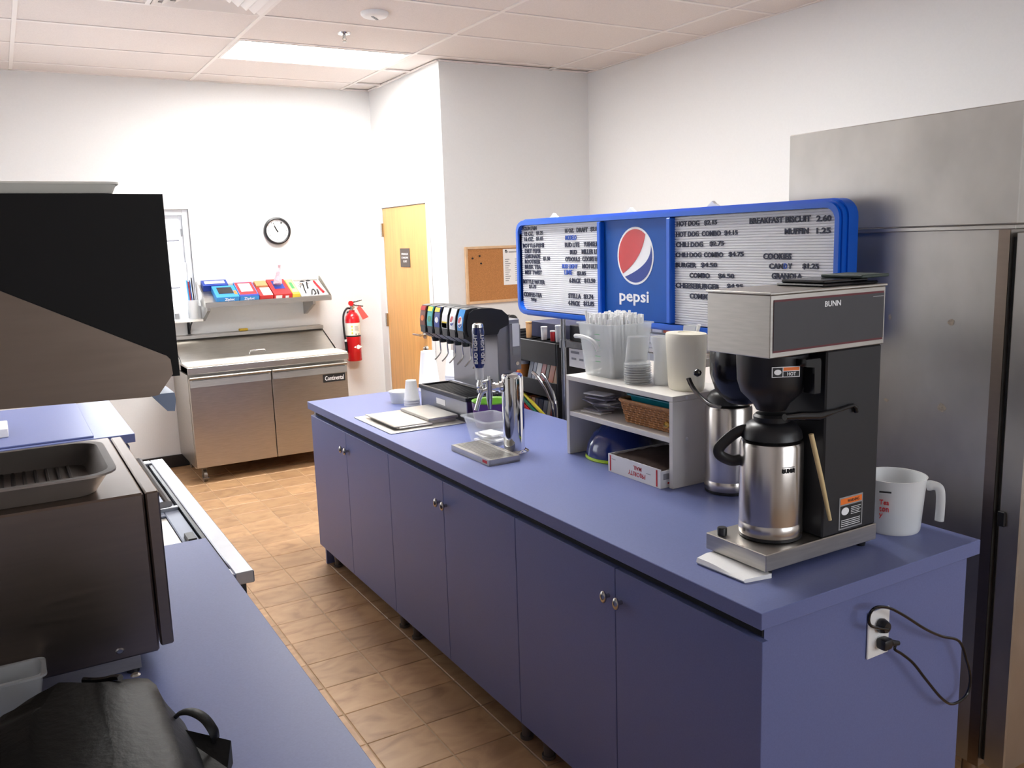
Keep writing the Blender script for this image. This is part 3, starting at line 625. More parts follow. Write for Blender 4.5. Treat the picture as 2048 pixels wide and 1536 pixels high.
b = BM(); prism(b, [(5.622, .886), (5.640, .899), (5.945, 1.036), (5.945, 1.02)], 'x', PX0 + .012, PX1 - .012); ld = obj('lid', b, STEELH, q)
b = BM(); tube(b, [(.29, 5.665, .912), (.295, 5.652, .935), (.305, 5.648, .939), (.405, 5.648, .939), (.415, 5.652, .935), (.42, 5.665, .912)], .004, 8); obj('lid_handle', b, CHROME, ld, True)
b = BM(); prism(b, [(5.925, 1.042), (5.925, 1.066), (PYB, 1.068), (PYB, 1.042)], 'x', PX0, PX1); obj('rear_ledge', b, STEELH, q)
B('rear_housing', STEELH, q, PX0 + .004, PX1 - .004, 5.95, PYB, .826, 1.0415)
for x0, x1 in ((PX0 + .006, .3655), (.3705, PX1 - .016)):
    dr = B('door', STEEL, q, x0, x1, PYF, PYF + .043, .122, .80, .003)
    b = BM(); prism(b, [(PYF - .0005, .735), (PYF - .011, .735), (PYF - .004, .79), (PYF - .022, .806), (PYF - .018, .812), (PYF - .001, .812)], 'x', x0 + .004, x1 - .004); obj('handle_strip', b, STEELH, dr)
    b = BM(); box(b, x0 + .02, x1 - .02, PYF - .0085, PYF - .0055, .785, .788); obj('handle_groove', b, INKK, dr)
lab(B('badge', INKK, q, .772, .955, PYF - .004, PYF - .0005, .664, .727, .002), 'black maker badge with white script')
obj('badge_lettering', text(BM(), 'Continental', (.787, PYF - .0042, .678), XP, ZP, .155, .036, .0008, .01), WPRINT, q)
cb = BM(); cyl(cb, (0, 0, .10), (0, 0, .114), .03, .03, 14)
for s in (-1, 1): box(cb, s * .014 - .0015, s * .014 + .0015, -.03, .012, .04, .1)
cyl(cb, (-.012, -.02, .045), (.012, -.02, .045), .044, .044, 20); cyl(cb, (-.02, -.02, .045), (.02, -.02, .045), .008, .008, 8); box(cb, -.022, .022, -.07, -.03, .03, .036)
cme = mesh_of(cb, mat('grey caster', (120, 112, 104), .45, .5), 'caster')
for x in (PX0 + .07, PX1 - .07):
    for y in (PYF + .10, PYB - .07): piece('caster', cme, (x, y, 0.0005), q)
q = thing('sponge', 'small yellow sponge on the prep refrigerator ledge', 'sponge', (.33, 5.97, 1.0685))
obj('sponge_body', box(BM(), .295, .365, 5.952, 5.99, 1.0685, 1.088, .005, 2), mat('yellow sponge', (206, 170, 60), .9, var=.15, scale=200, bump=.3), q, True)

# ================================================================ CORK BOARD
q = thing('cork_board', 'cork notice board in a light wood frame', 'notice board', (2.12, YD - .012, 1.256))
cx0, cx1, cz0, cz1 = 1.722, 2.53, 1.256, 1.694
B('cork', CORK, q, cx0 + .015, cx1 - .015, YD - .012, YD - .002, cz0 + .015, cz1 - .015)
b = BM(); f_ = .02
for a in ((cx0, cx0 + f_, cz0, cz1), (cx1 - f_, cx1, cz0, cz1), (cx0 + f_, cx1 - f_, cz0, cz0 + f_), (cx0 + f_, cx1 - f_, cz1 - f_, cz1)): box(b, a[0], a[1], YD - .022, YD - .001, a[2], a[3], .002)
obj('board_frame', b, OAK, q)
for k, (u, v) in enumerate(((944, 517), (958, 512), (961, 527))):
    p = on('y', YD - .013, u, v); q = thing('push_pin', 'dark push pin stuck in the cork board', 'push pin', p, 'loose pins on the cork board')
    obj('pin', lathe(BM(), p, [(.004, 0), (.003, .006), (.007, .009), (.007, .014)], 12, axis=(0, -1, 0)), INKK, q, True)
q = thing('notice_sheet', 'white printed list pinned to the cork board', 'notice', (2.19, YD - .014, 1.40))
p0 = on('y', YD - .013, 1008, 570); p1 = on('y', YD - .013, 1006, 498)
B('sheet', PAPER, q, p0.x, p0.x + .30, YD - .0145, YD - .0125, p0.z, p1.z)
b = BM()
for c_ in range(3):
    for r_ in range(11): quad(b, (p0.x + .015 + c_ * .09, YD - .0146, p0.z + .03 + r_ * .0165), XP, ZP, .03 + .02 * ((r_ + c_) % 3) / 2, .006, .0003)
quad(b, (p0.x + .05, YD - .0146, p1.z - .03), XP, ZP, .2, .01, .0003); disc(b, (p0.x + .03, YD - .0146, p1.z - .022), XP, ZP, .014, .01, .0003); obj('print', b, GREYP, q)
obj('pin', lathe(BM(), (p0.x + .02, YD - .0146, p1.z - .012), [(.003, 0), (.003, .006), (.006, .009), (.006, .013)], 12, axis=(0, -1, 0)), INKK, q, True)

# ================================================================ LEFT SIDE
LE = -.92
def counter(label, y0, y1, xe, clab, yc=None):
    n = obj('side_worktop', box(BM(), XL + .003, xe, y0, y1, CT - .04, CT, .0015), BLUE); tag(n, label, 'countertop'); y1 = yc or y1
    c_ = thing('side_cabinet', clab, 'cabinet', (-1.35, (y0 + y1) / 2, 0))
    b = BM(); box(b, XL + .003, xe - .045, y0 + .02, y1 - .02, .105, CT - .041); obj('carcass', b, BLUE, c_)
    b = BM(); box(b, XL + .02, xe - .09, y0 + .03, y1 - .03, .001, .1045); obj('plinth', b, BLACK, c_)
    k = max(2, round((y1 - y0) / .5))
    for i in range(k):
        a0 = y0 + .02 + (y1 - y0 - .04) * i / k; a1 = y0 + .02 + (y1 - y0 - .04) * (i + 1) / k
        dr = B('door', BLUE, c_, xe - .044, xe - .025, a0 + .0015, a1 - .0015, .112, CT - .06, .0012)
        yk = a1 - .03 if i % 2 == 0 else a0 + .03
        obj('knob', lathe(BM(), (xe - .025, yk, .75), [(.006, 0), (.006, .012), (.014, .018), (.012, .026), (.002, .028)], 14, axis=(1, 0, 0)), NICKEL, dr, True)
counter('blue laminate worktop under the countertop oven', -1.0, 1.262, LE, 'blue base cabinet under the countertop oven', 1.05)
counter('blue laminate worktop beyond the glass-lid bottle cooler', 2.97, 4.05, -.895, 'blue base cabinet beyond the bottle cooler')
n = obj('counter_mat', box(BM(), XL + .02, -1.063, 3.0, 4.04, CT + .0005, CT + .009, .002), BLUE); tag(n, 'thin raised blue slab on the far worktop', 'slab')
q = obj('order_pad', box(BM(), -1.56, -1.395, 3.22, 3.45, CT + .0095, CT + .05, .003), PAPER); tag(q, 'white paper pad on the far blue worktop', 'pad')
# bottle cooler
q = thing('bottle_cooler', 'black chest bottle cooler with aluminium rim and sliding lids', 'cooler', (-1.2, 1.9, 0))
ZR = .862; X0, X1, Y0, Y1 = -1.45, -.836, 1.06, 2.60
b = BM(); box(b, X0 + .02, X1 - .02, Y0 + .02, Y1 - .02, .05, ZR - .036); obj('cooler_body', b, BLACKM, q)
b = BM(); box(b, X0 + .05, X1 - .06, Y0 + .05, Y1 - .05, .001, .0495); obj('plinth', b, BLACK, q)
b = BM(); r_ = .052
for a in ((X0, X0 + r_, Y0, Y1), (X1 - r_, X1, Y0, Y1), (X0 + r_, X1 - r_, Y0, Y0 + r_), (X0 + r_, X1 - r_, Y1 - r_, Y1)): box(b, a[0], a[1], a[2], a[3], ZR - .035, ZR, .003)
obj('rim', b, ALU, q)
b = BM(); g0, g1 = X0 + r_ + .001, X1 - r_ - .001
for a in ((g0, g0 + .012, Y0 + r_, Y1 - r_), (g1 - .012, g1, Y0 + r_, Y1 - r_)): box(b, a[0], a[1], a[2] + .001, a[3] - .001, ZR - .034, ZR - .006)
obj('track', b, BLACK, q)
YM_ = 1.83
for k, (a0, a1, zz) in enumerate(((Y0 + r_ + .004, YM_, ZR - .03), (YM_ + .03, Y1 - r_ - .004, ZR - .034))):
    b = BM(); x0, x1 = g0 + .014, g1 - .014; e = .05
    for a in ((x0, x0 + e, a0, a1), (x1 - e, x1, a0, a1), (x0 + e, x1 - e, a0, a0 + e), (x0 + e, x1 - e, a1 - e, a1)): box(b, a[0], a[1], a[2], a[3], zz, zz + .016, .003)
    l_ = obj('lid', b, LIDF, q); B('lid_inset', STEELH, l_, x0 + e + .002, x1 - e - .002, a0 + e + .002, a1 - e - .002, zz + .002, zz + .009)
    yy = (1.46 if k == 0 else 2.19); obj('grip', prism(BM(), [(yy - .05, zz + .016), (yy + .05, zz + .016), (yy + .035, zz + .034), (yy - .035, zz + .034)], 'x', x1 - .04, x1 - .015), BLACK, l_)
B('centre_bar', ALU, q, g0 + .013, g1 - .013, YM_ + .003, YM_ + .027, ZR - .03, ZR - .004, .002)
# countertop oven
OX0, OX1, OY0, OY1, OZ0, OZ1 = -1.72, -1.158, .49, 1.09, .952, 1.278
q = thing('countertop_oven', 'dark stainless countertop oven with a pan on its top', 'oven', (-1.45, .8, CT))
obj('oven_body', box(BM(), OX0, OX1, OY0, OY1, OZ0, OZ1, .004), STEELD, q)
dr = B('front_door', STEELD, q, OX1 + .003, OX1 + .028, OY0 + .002, OY1 - .002, OZ0 + .008, OZ1 - .001, .003)
b = BM(); tube(b, [(OX1 + .028, OY0 + .08, 1.225), (OX1 + .055, OY0 + .08, 1.225), (OX1 + .055, OY1 - .08, 1.225), (OX1 + .028, OY1 - .08, 1.225)], .007, 8); obj('door_handle', b, GREYP, dr, True)
b = BM(); box(b, OX0 + .02, OX1 - .035, OY0 + .012, OY0 + .03, CT + .008, OZ0 - .0005); obj('foot_rail', b, STEELH, q); b = BM(); box(b, OX0 + .02, OX1 - .035, OY1 - .03, OY1 - .012, CT + .008, OZ0 - .0005); obj('foot_rail', b, STEELH, q)
for x in (OX0 + .05, OX1 - .05):
    for y in (OY0 + .022, OY1 - .022): obj('foot', lathe(BM(), (x, y, CT + .0005), [(.012, 0), (.012, .007)], 12), BLACK, q)
for x, z in ((-1.23, .972), (-1.5, .972), (-1.43, 1.05)): obj('screw', lathe(BM(), (x, OY0, z), [(.006, 0), (.004, .003)], 10, sx=1.4 if z < 1 else .5, axis=(0, -1, 0)), NICKEL, q)
# roasting pan
q = thing('roasting_pan', 'grey rectangular roasting pan with ribbed bottom on the oven', 'pan', (-1.5, .68, OZ1 + .0005))
b = BM(); vessel(b, -1.70, -1.205, .505, .84, OZ1 + .0005, OZ1 + .042, .028, .004, .06, .010); pb = obj('pan_body', b, mat('grey cast pan', (150, 140, 132), .42, .55, var=.06), q, True)
b = BM()
for k in range(20): tube(b, [(-1.66 + .0205 * k, .56, OZ1 + .006), (-1.66 + .0205 * k, .79, OZ1 + .006)], .004, 6)
obj('ribs', b, mat('dark pan ribs', (74, 66, 62), .5, .4), pb)
# exhaust hood
HY = .56
q = thing('exhaust_hood', 'large black hood with stainless skirt hanging over the oven', 'hood', (-1.5, .9, 1.45))
hx = on('y', HY, 325, 388).x; ht = on('y', HY, 325, 388).z; hb = on('y', HY, 352, 752).z
b = BM(); prism(b, [(XL + .01, 1.52), (hx - .012, hb), (hx, hb), (hx, ht), (XL + .01, ht + .004)], 'y', HY, 1.25); obj('hood_shell', b, HOODM, q)
pp = [on('y', HY - .006, *p) for p in ((0, 582), (334, 712), (341, 719), (346, 748), (318, 790), (300, 794), (0, 815))]
poly = [(p.x, p.z) for p in pp]; poly[0] = (XL + .01, pp[0].z + (pp[0].z - pp[1].z) / (pp[1].x - pp[0].x) * (pp[0].x - XL - .01)); poly[-1] = (XL + .01, pp[-1].z + .01)
b = BM(); prism(b, poly, 'y', HY - .006, HY - .001); obj('skirt', b, STEELD, q)
pl = [on('y', HY - .001, *p) for p in ((304, 793), (316, 788), (349, 785), (352, 800), (350, 822), (335, 822))]
b = BM(); prism(b, [(p.x, p.z) for p in pl], 'y', HY - .0008, HY + .10); obj('drip_lip', b, GREYB, q)
b = BM(); box(b, -1.80, -1.50, .72, 1.10, ht + .0045, H - .006); obj('duct', b, BLACKM, q)
for k, (u0, u1, v0, lb) in enumerate(((-60, 228, 371, 'white plastic tray lying on top of the hood'),)):
    a = on('y', .66, 228, 372); n = thing('serving_tray', lb, 'tray', (-1.25, .7, ht + .005))
    b = BM(); vessel(b, -1.49, a.x, .60, .90, ht + .0045, a.z, .008, .003, .03, .004); obj('tray', b, CUTB, n, True)
# bag
q = thing('handbag', 'black leather handbag with a strap on the blue worktop', 'bag', (-1.35, .1, CT))
b = BM(); rings = []; NB = 28
prof = [(-1.30, .24, .5), (-1.14, .26, .8)]
def bagpt(a, t):
    """lumpy upright bag: a around, t from bottom to closed top"""
    hx_, hy_ = .175 * (1 - .34 * t ** 2), .27 * (1 - .26 * t ** 1.6)
    if t > .82: hx_ *= 1 - (t - .82) * 3.2
    c_, s_ = math.cos(a), math.sin(a); e = .6
    x = -1.335 + hx_ * math.copysign(abs(c_) ** e, c_); y = .07 + hy_ * math.copysign(abs(s_) ** e, s_)
    z = CT + .0008 + .125 * t * (1 + .10 * math.sin(2 * a + 1)) + .006 * math.sin(5 * a + 6 * t) * t
    x += .008 * math.sin(3 * a + 7 * t) * t; y += .010 * math.sin(4 * a - 5 * t) * t
    return Vector((x, y, z))
for i in range(15): rings.append([bagpt(2 * math.pi * j / NB, i / 14) for j in range(NB)])
ring_skin(b, rings); bd = obj('bag_body', b, LEATHER, q, True)
b = BM(); p = lambda u, v, z: on('z', z, u, v)
tube(b, [p(352, 1434, .99), p(362, 1425, 1.0), p(385, 1424, 1.005), p(410, 1438, .995), p(428, 1464, .975), p(432, 1480, .955)], .011, 8, 5, .3); obj('strap', b, LEATHER, q, True)
c4 = [p(330, 1450, .985), p(462, 1481, .955), p(455, 1536, .93), p(300, 1536, .97)]
b = BM(); top = [Vector(v) for v in c4]; ring_skin(b, [[Vector((v.x, v.y, CT + .001)) for v in top], top]); obj('flap_pocket', b, LEATHER, q)
b = BM(); tube(b, [bagpt(.5 + .1 * k, .93) + Vector((0, 0, .006)) for k in range(9)], .005, 7, 3); obj('zip', b, BLACKG, q, True)
for a in (.9, 1.35): obj('ring', lathe(BM(), bagpt(a, .8) + Vector((0, 0, .003)), [(.005, 0), (.0085, .002), (.005, .005)], 12), NICKEL, q, True)
q = thing('plastic_tub', 'small clear plastic tub on blue worktop beside the oven', 'tub', (-1.43, .47, CT + .0005))
b = BM(); vessel(b, -1.56, -1.362, .40, .474, CT + .0005, CT + .085, .014, .002, .015, .006); obj('tub', b, CLEARB, q, True)
# ================================================================ SODA DISPENSER AND ICE BIN
Z = CT + .0005
q = thing('ice_bin', 'drop-in stainless ice bin with sliding lids on the island', 'ice bin', (.24, 2.42, Z))
B('flange', STEELH, q, .045, .415, 2.19, 2.645, Z, Z + .004, .001)
l = B('lid', STEELH, q, .105, .268, 2.232, 2.59, Z + .0045, Z + .014, .002)
b = BM(); prism(b, [(.085, Z + .0155), (.105, Z + .0145), (.268, Z + .0145), (.268, Z + .018), (.105, Z + .018), (.085, Z + .02)], 'y', 2.24, 2.60); obj('lid_edge', b, STEELH, l)
b = BM(); box(b, .258, .408, 2.255, 2.575, Z + .0185, Z + .032, .002); box(b, .27, .40, 2.262, 2.57, Z + .0045, Z + .0184); obj('upper_lid', b, STEELH, q)
q = thing('soda_dispenser', 'black and steel soda fountain dispenser with six valves', 'soda dispenser', (.55, 2.45, Z))
SX0, SYA, SYB = .418, 2.185, 2.695
B('drip_base', STEELG, q, SX0 + .004, .70, SYA + .004, SYB - .004, Z, Z + .098, .003)
b = BM()
for a in ((SX0 - .004, SX0 + .012, SYA - .004, SYB + .004), (.58, .60, SYA - .004, SYB + .004), (SX0 + .012, .58, SYA - .004, SYA + .012), (SX0 + .012, .58, SYB - .012, SYB + .004)): box(b, a[0], a[1], a[2], a[3], Z + .0985, Z + .118, .003)
obj('tray_rim', b, BLACK, q)
b = BM(); box(b, SX0 + .0125, .5795, SYA + .0125, SYB - .0125, Z + .0985, Z + .106)
for k in range(30): box(b, SX0 + .016, .576, SYA + .02 + .0158 * k, SYA + .026 + .0158 * k, Z + .106, Z + .111)
obj('drip_grid', b, BLACKM, q)
B('tower', STEELG, q, .605, .70, SYA + .02, SYB - .02, Z + .119, 1.345, .003)
b = BM(); quad(b, on('x', SX0 - .0005 + .004, 873, 806), YM, ZP, .10, .028); ob = obj('base_sticker', b, WPRINT, q)
b = BM(); o = on('x', SX0 + .0029, 876, 802)
for k in range(3): quad(b, (SX0 + .0029, 2.535 - .01 * (k == 2), .965 - .006 * k), YM, ZP, .07 if k else .03, .002, .0004)
obj('sticker_print', b, GREYP, ob)
# valve head: black hood with curved front
hp = [(.66, 1.35), (.66, 1.39), (.625, 1.42), (.57, 1.432), (.52, 1.434), (.478, 1.43), (.455, 1.415), (.444, 1.38), (.442, 1.34), (.448, 1.31), (.60, 1.31), (.61, 1.33)]
b = BM(); prism(b, hp, 'y', 2.19, 2.69); obj('valve_hood', b, BLACK, q, True)
VC = [('blue valve label with round red, white and blue emblem', SKYBL, BLUEPR2), ('silver valve label with round red, white and blue emblem', WPRINT, GREYP), ('pale yellow and white valve label', WPRINT, YELLOW), ('dark blue and yellow valve label', BLUEPR2, YELLOW), ('teal, green and yellow valve label', TEALP, YELLOW), ('brown and orange valve label', mat('brown print', (120, 58, 40), .5), REDP)]
for k in range(6):
    y = 2.235 + .0815 * k
    b = BM(); prism(b, [(.448, 1.432), (.436, 1.40), (.430, 1.36), (.430, 1.33), (.436, 1.30), (.475, 1.272), (.52, 1.272), (.54, 1.309), (.53, 1.42), (.50, 1.436), (.47, 1.436)], 'y', y - .034, y + .034); v = obj('valve', b, BLACK, q)
    b = BM(); r0 = [(.4466, 1.431), (.4348, 1.40), (.4288, 1.36), (.4288, 1.335)]
    c_ = BM(); ring_skin(c_, [[Vector((x - .0009, y + s * .028, z)), Vector((x - .0009, y - s * .028, z)), Vector((x, y - s * .028, z)), Vector((x, y + s * .028, z))] for x, z in r0 for s in (1,)])
    lb = lab(obj('valve_label', c_, VC[k][1], v), VC[k][0])
    b.free(); b = BM()
    if k < 2:
        o = (.4278 if k else .4278, y, 1.372); xd, yd = YM, Vector((-.02, 0, 1)).normalized() * -1
        o = Vector((.4288, y, 1.375)); xd = Vector(YM); yd = Vector((.148, 0, 1)).normalized()
        disc(b, o, xd, yd, .021, .026, .0006); obj('emblem', b, WPRINT, lb); b = BM()
        disc(b, o + Vector((-.0007, 0, 0)), xd, yd, 0, 0, .0006, poly=[(.018 * math.cos(t), .022 * math.sin(t)) for t in [math.radians(55 + i * 17) for i in range(9)]] + [(-.004, -.006), (.006, .006)]); obj('emblem_red', b, RED, lb); b = BM()
        disc(b, o + Vector((-.0007, 0, 0)), xd, yd, 0, 0, .0006, poly=[(.018 * math.cos(t), .022 * math.sin(t)) for t in [math.radians(215 + i * 16) for i in range(9)]] + [(.004, -.010)]); obj('emblem_blue', b, BLUEPR2, lb)
    elif k == 2: quad(b, (.4285, y + .026, 1.337), YM, ZP, .052, .03); obj('label_print', b, VC[k][2], lb)
    else: quad(b, (.4330, y + .026, 1.408), YM, (.33, 0, .944), .052, .022); obj('label_print', b, VC[k][2], lb); b = BM(); disc(b, (.4283, y, 1.37), YM, (.1, 0, .995), .018, .014); obj('label_mark', b, (GREEN if k == 4 else WPRINT if k == 3 else ORANGE), lb)
    b = BM(); prism(b, [(.4295, 1.30), (.4285, 1.332), (.4350, 1.332), (.4372, 1.30)], 'y', y - .026, y + .026); obj('push_pad', b, CHAR, v)
    b = BM(); lathe(b, (.497, y, 1.25), [(.017, 0), (.022, .021)], 14); obj('nozzle', b, BLACK, v, True)
    b = BM(); tube(b, [(.518, y, 1.272), (.52, y, 1.225), (.52, y, 1.19), (.500, y + .002, 1.165), (.488, y + .004, 1.155)], .0035, 6, 3); obj('cup_lever', b, CHROME, v, True)
b = BM(); box(b, .60, .72, SYA + .012, SYB - .012, 1.3455, 1.372, .003); box(b, .662, .72, SYA + .005, SYB - .012, Z + .119 + .1, 1.345); obj('rear_cabinet', b, STEELG, q)
B('rating_plate', WPRINT, q, .676, .713, SYA + .0035, SYA + .0048, 1.245, 1.352); B('rating_plate', GREYP, q, .676, .713, SYA + .0035, SYA + .0048, 1.205, 1.238)
b = BM(); cyl(b, (.695, SYA + .005, 1.165), (.695, SYA - .004, 1.165), .009, .009, 12); obj('key_lock', b, CHROME, q, True)

# foam cups
def stack(name, label, x, y, r0, r1, h, k, pitch, m, group, z=Z):
    t = thing(name, label, 'cups', (x, y, z), group)
    for i in range(k):
        z0 = z + pitch * i; b = BM()
        lathe(b, (x, y, z0), [(r0, 0), (r0 + .0015, .004), (r0, .010), (r0 - .001, .012), (r1, h), (r1 - .004, h + .001), (.002, h + .001)] if i == k - 1 else [(r0, 0), (r0 + .0015, .004), (r0, .010), (r0 - .001, .012), (r1 + (r0 - r1) * .4, h * .6)], 28, cap=False); obj('cup', b, m, t, True)
    return t
FGp = 'foam cup stacks on the island'
stack('foam_cup_stack', 'short stack of small white foam cups beside the steel drip base', .400, 2.758, .040, .027, .105, 3, .013, FOAM, FGp)
stack('foam_cup_stack', 'tall wide stack of white foam cups against the wood door side', .665, 3.11, .059, .040, .19, 3, .017, FOAM, FGp)
stack('foam_cup_stack', 'tall stack of thin white cups behind the soda dispenser', .748, 2.96, .050, .034, .14, 8, .013, FOAM, FGp)
stack('foam_cup_stack', 'second stack of thin white cups touching the soda dispenser', .772, 2.80, .046, .031, .16, 9, .0125, FOAM, FGp)
q = thing('deli_tub', 'low translucent white tub with lid beside foam cups', 'tub', (.385, 2.88, Z))
obj('tub', lathe(BM(), (.385, 2.875, Z), [(.046, 0), (.054, .055), (.051, .055), (.044, .003)], 26), CLEARF, q, True)
obj('lid', lathe(BM(), (.385, 2.88, Z + .0555), [(.056, 0), (.057, .006), (.05, .008)], 26), WHITE, q, True)
# purple tub, clear pan, beer tower
pu = on('y', 2.075, 984, 800).x; q = thing('purple_tub', 'purple plastic tub with lime green inside behind beer tap', 'tub', (pu, 2.075, Z))
obj('outer', lathe(BM(), (pu, 2.075, Z), [(.075, 0), (.086, .05), (.092, .11), (.089, .11), (.082, .05), (.072, .004)], 30), PURPLE, q, True)
obj('liner', lathe(BM(), (pu, 2.075, Z + .065), [(.081, 0), (.087, .0445), (.093, .051), (.084, .045), (.078, .002)], 30), GRNPL, q, True)
q = thing('clear_pan', 'clear plastic food pan holding white packets beside beer tower', 'food pan', (.32, 1.80, Z))
obj('pan', vessel(BM(), .245, .395, 1.685, 1.895, Z, Z + .105, .022, .0025, .022, .010), CLEAR, q, True)
for k, (x, y, z, a) in enumerate(((.31, 1.80, .004, .2), (.33, 1.77, .014, 1.0), (.315, 1.81, .024, -.5), (.325, 1.785, .034, .6))):
    b = BM(); box(b, x - .035, x + .035, y - .05, y + .05, Z + z, Z + z + .0095, .004, 2); n = obj('packet', b, PAPER, None, True, rot=(a * .25, (x, y, 0))); tag(n, 'white paper packet lying in the clear food pan', 'packet', 'packets in the clear pan')
q = thing('drip_tray', 'flat stainless slotted drip tray under the beer tap', 'drip tray', (.19, 1.60, Z))
tx0, tx1, ty0, ty1 = .128, .262, 1.455, 1.765
b = BM(); box(b, tx0, tx1, ty0, ty1, Z, Z + .004)
for a in ((tx0, tx0 + .006, ty0, ty1), (tx1 - .006, tx1, ty0, ty1), (tx0 + .006, tx1 - .006, ty0, ty0 + .006), (tx0 + .006, tx1 - .006, ty1 - .006, ty1)): box(b, a[0], a[1], a[2], a[3], Z + .004, Z + .023, .001)
obj('tray', b, STEELH, q)
b = BM(); box(b, tx0 + .007, tx0 + .018, ty0 + .007, ty1 - .007, Z + .017, Z + .0215); box(b, tx1 - .018, tx1 - .007, ty0 + .007, ty1 - .007, Z + .017, Z + .0215)
for k in range(24): box(b, tx0 + .018, tx1 - .018, ty0 + .012 + .0122 * k, ty0 + .0195 + .0122 * k, Z + .017, Z + .0215)
obj('slotted_grate', b, STEELH, q)
b = BM(); quad(b, (tx0 - .0001, ty0 + .05, Z + .006), YM, ZP, .035, .011); lab(obj('maker_sticker', b, REDP, q), 'small red maker sticker')
q = thing('beer_tower', 'chrome beer tap tower with a blue tap handle', 'beer tap', (.315, 1.60, Z)); tx, ty = .322, 1.598
obj('base_flange', lathe(BM(), (tx, ty, Z), [(.058, 0), (.058, .003), (.05, .008)], 40), CHROME, q, True)
obj('column', lathe(BM(), (tx, ty, Z + .008), [(.043, 0), (.043, .285), (.041, .297), (.036, .302), (.002, .304)], 40), CHROME, q, True)
for a in range(4): obj('flange_screw', lathe(BM(), (tx + .053 * math.cos(a * R90 + .6), ty + .053 * math.sin(a * R90 + .6), Z + .004), [(.005, 0), (.003, .004)], 8), NICKEL, q)
fz = Z + .262; fd = Vector((-.52, .854, 0)).normalized(); fd = Vector((-.97, .24, 0)).normalized(); p0 = Vector((tx, ty, fz)) + fd * .042
b = BM(); cyl(b, p0, p0 + fd * .012, .022, .022, 20); cyl(b, p0 + fd * .012, p0 + fd * .03, .016, .016, 8); cyl(b, p0 + fd * .03, p0 + fd * .045, .02, .017, 20); obj('shank', b, CHROME, q, True)
p1 = p0 + fd * .052
b = BM(); cyl(b, p1 + Vector((0, 0, -.045)), p1 + Vector((0, 0, .03)), .012, .016, 16); cyl(b, p1 - fd * .016, p1, .012, .013, 12); cyl(b, p1 + Vector((0, 0, .03)), p1 + Vector((0, 0, .045)), .006, .004, 10)
tube(b, [p1 + Vector((0, 0, -.01)), p1 + fd * .03 + Vector((0, 0, -.018)), p1 + fd * .05 + Vector((0, 0, -.07)), p1 + fd * .055 + Vector((0, 0, -.085))], [.012, .011, .009, .009], 12, 4); cyl(b, p1 + Vector((0, 0, -.045)), p1 + Vector((0, 0, -.085)), .012, .006, 12); obj('faucet', b, CHROME, q, True)
hp0 = p1 + Vector((0, 0, .03)) + fd * .036
b = BM(); tube(b, [p1 + Vector((0, 0, .025)), p1 + fd * .02 + Vector((0, 0, .022)), hp0 + Vector((0, 0, -.015))], .008, 10, 4); lathe(b, hp0 + Vector((0, 0, -.03)), [(.006, -.02), (.013, -.015), (.013, -.005), (.008, 0), (.014, .008), (.012, .022), (.009, .026), (.009, .035)], 18); obj('lever_collar', b, CHROME, q, True)
obj('handle_ferrule', lathe(BM(), hp0 + Vector((0, 0, .005)), [(.016, 0), (.016, .045)], 20), CLEARF, q, True)
hd = obj('tap_handle', lathe(BM(), hp0 + Vector((0, 0, .0505)), [(.016, 0), (.0225, .02), (.026, .065), (.0235, .11), (.024, .14), (.021, .155)], 28), BLUEPR2 if False else NAVY, q, True)
obj('handle_cap', lathe(BM(), hp0 + Vector((0, 0, .2058)), [(.0215, 0), (.02, .012), (.013, .016)], 24), CHROME, q, True)
vd = (C - hp0); vd.z = 0; vd.normalize(); sd = Vector((0, 0, 1)).cross(vd)
for a in (-.45, .62):
    nd = (vd * math.cos(a) + sd * math.sin(a)); tdir = nd.cross(Vector((0, 0, 1))); b = BM()
    text(b, 'BUD LIGHT', hp0 + nd * .0240 - tdir * .007 + Vector((0, 0, .068)), (0, 0, 1), tuple(tdir), .115, .014, .003, .02); obj('handle_lettering', b, WPRINT, hd)

# ================================================================ WHITE SHELF UNIT
SX, SXB, SYN, SYF, ST = .470, .742, .832, 1.445, 1.222
q = thing('organizer_shelf', 'white two-tier organizer shelf standing on the island', 'shelf', (.6, 1.14, Z)); t = .018
B('end_panel', MELAM, q, SX, SXB, SYN, SYN + t, Z, ST - t - .0005, .001); B('end_panel', MELAM, q, SX, SXB, SYF - t, SYF, Z, ST - t - .0005, .001)
B('top_board', MELAM, q, SX, SXB, SYN, SYF, ST - t, ST, .001)
B('middle_board', MELAM, q, SX + .002, SXB - .004, SYN + t + .0005, SYF - t - .0005, 1.066, 1.084, .001)
B('back_panel', MELAM, q, SXB - .0035, SXB, SYN + t + .0005, SYF - t - .0005, Z, ST - t - .0005)
for z in (1.075, 1.213): obj('screw_cap', lathe(BM(), (.53, SYN, z), [(.006, 0), (.004, .0015)], 12, axis=(0, -1, 0)), WHITE, q, True)
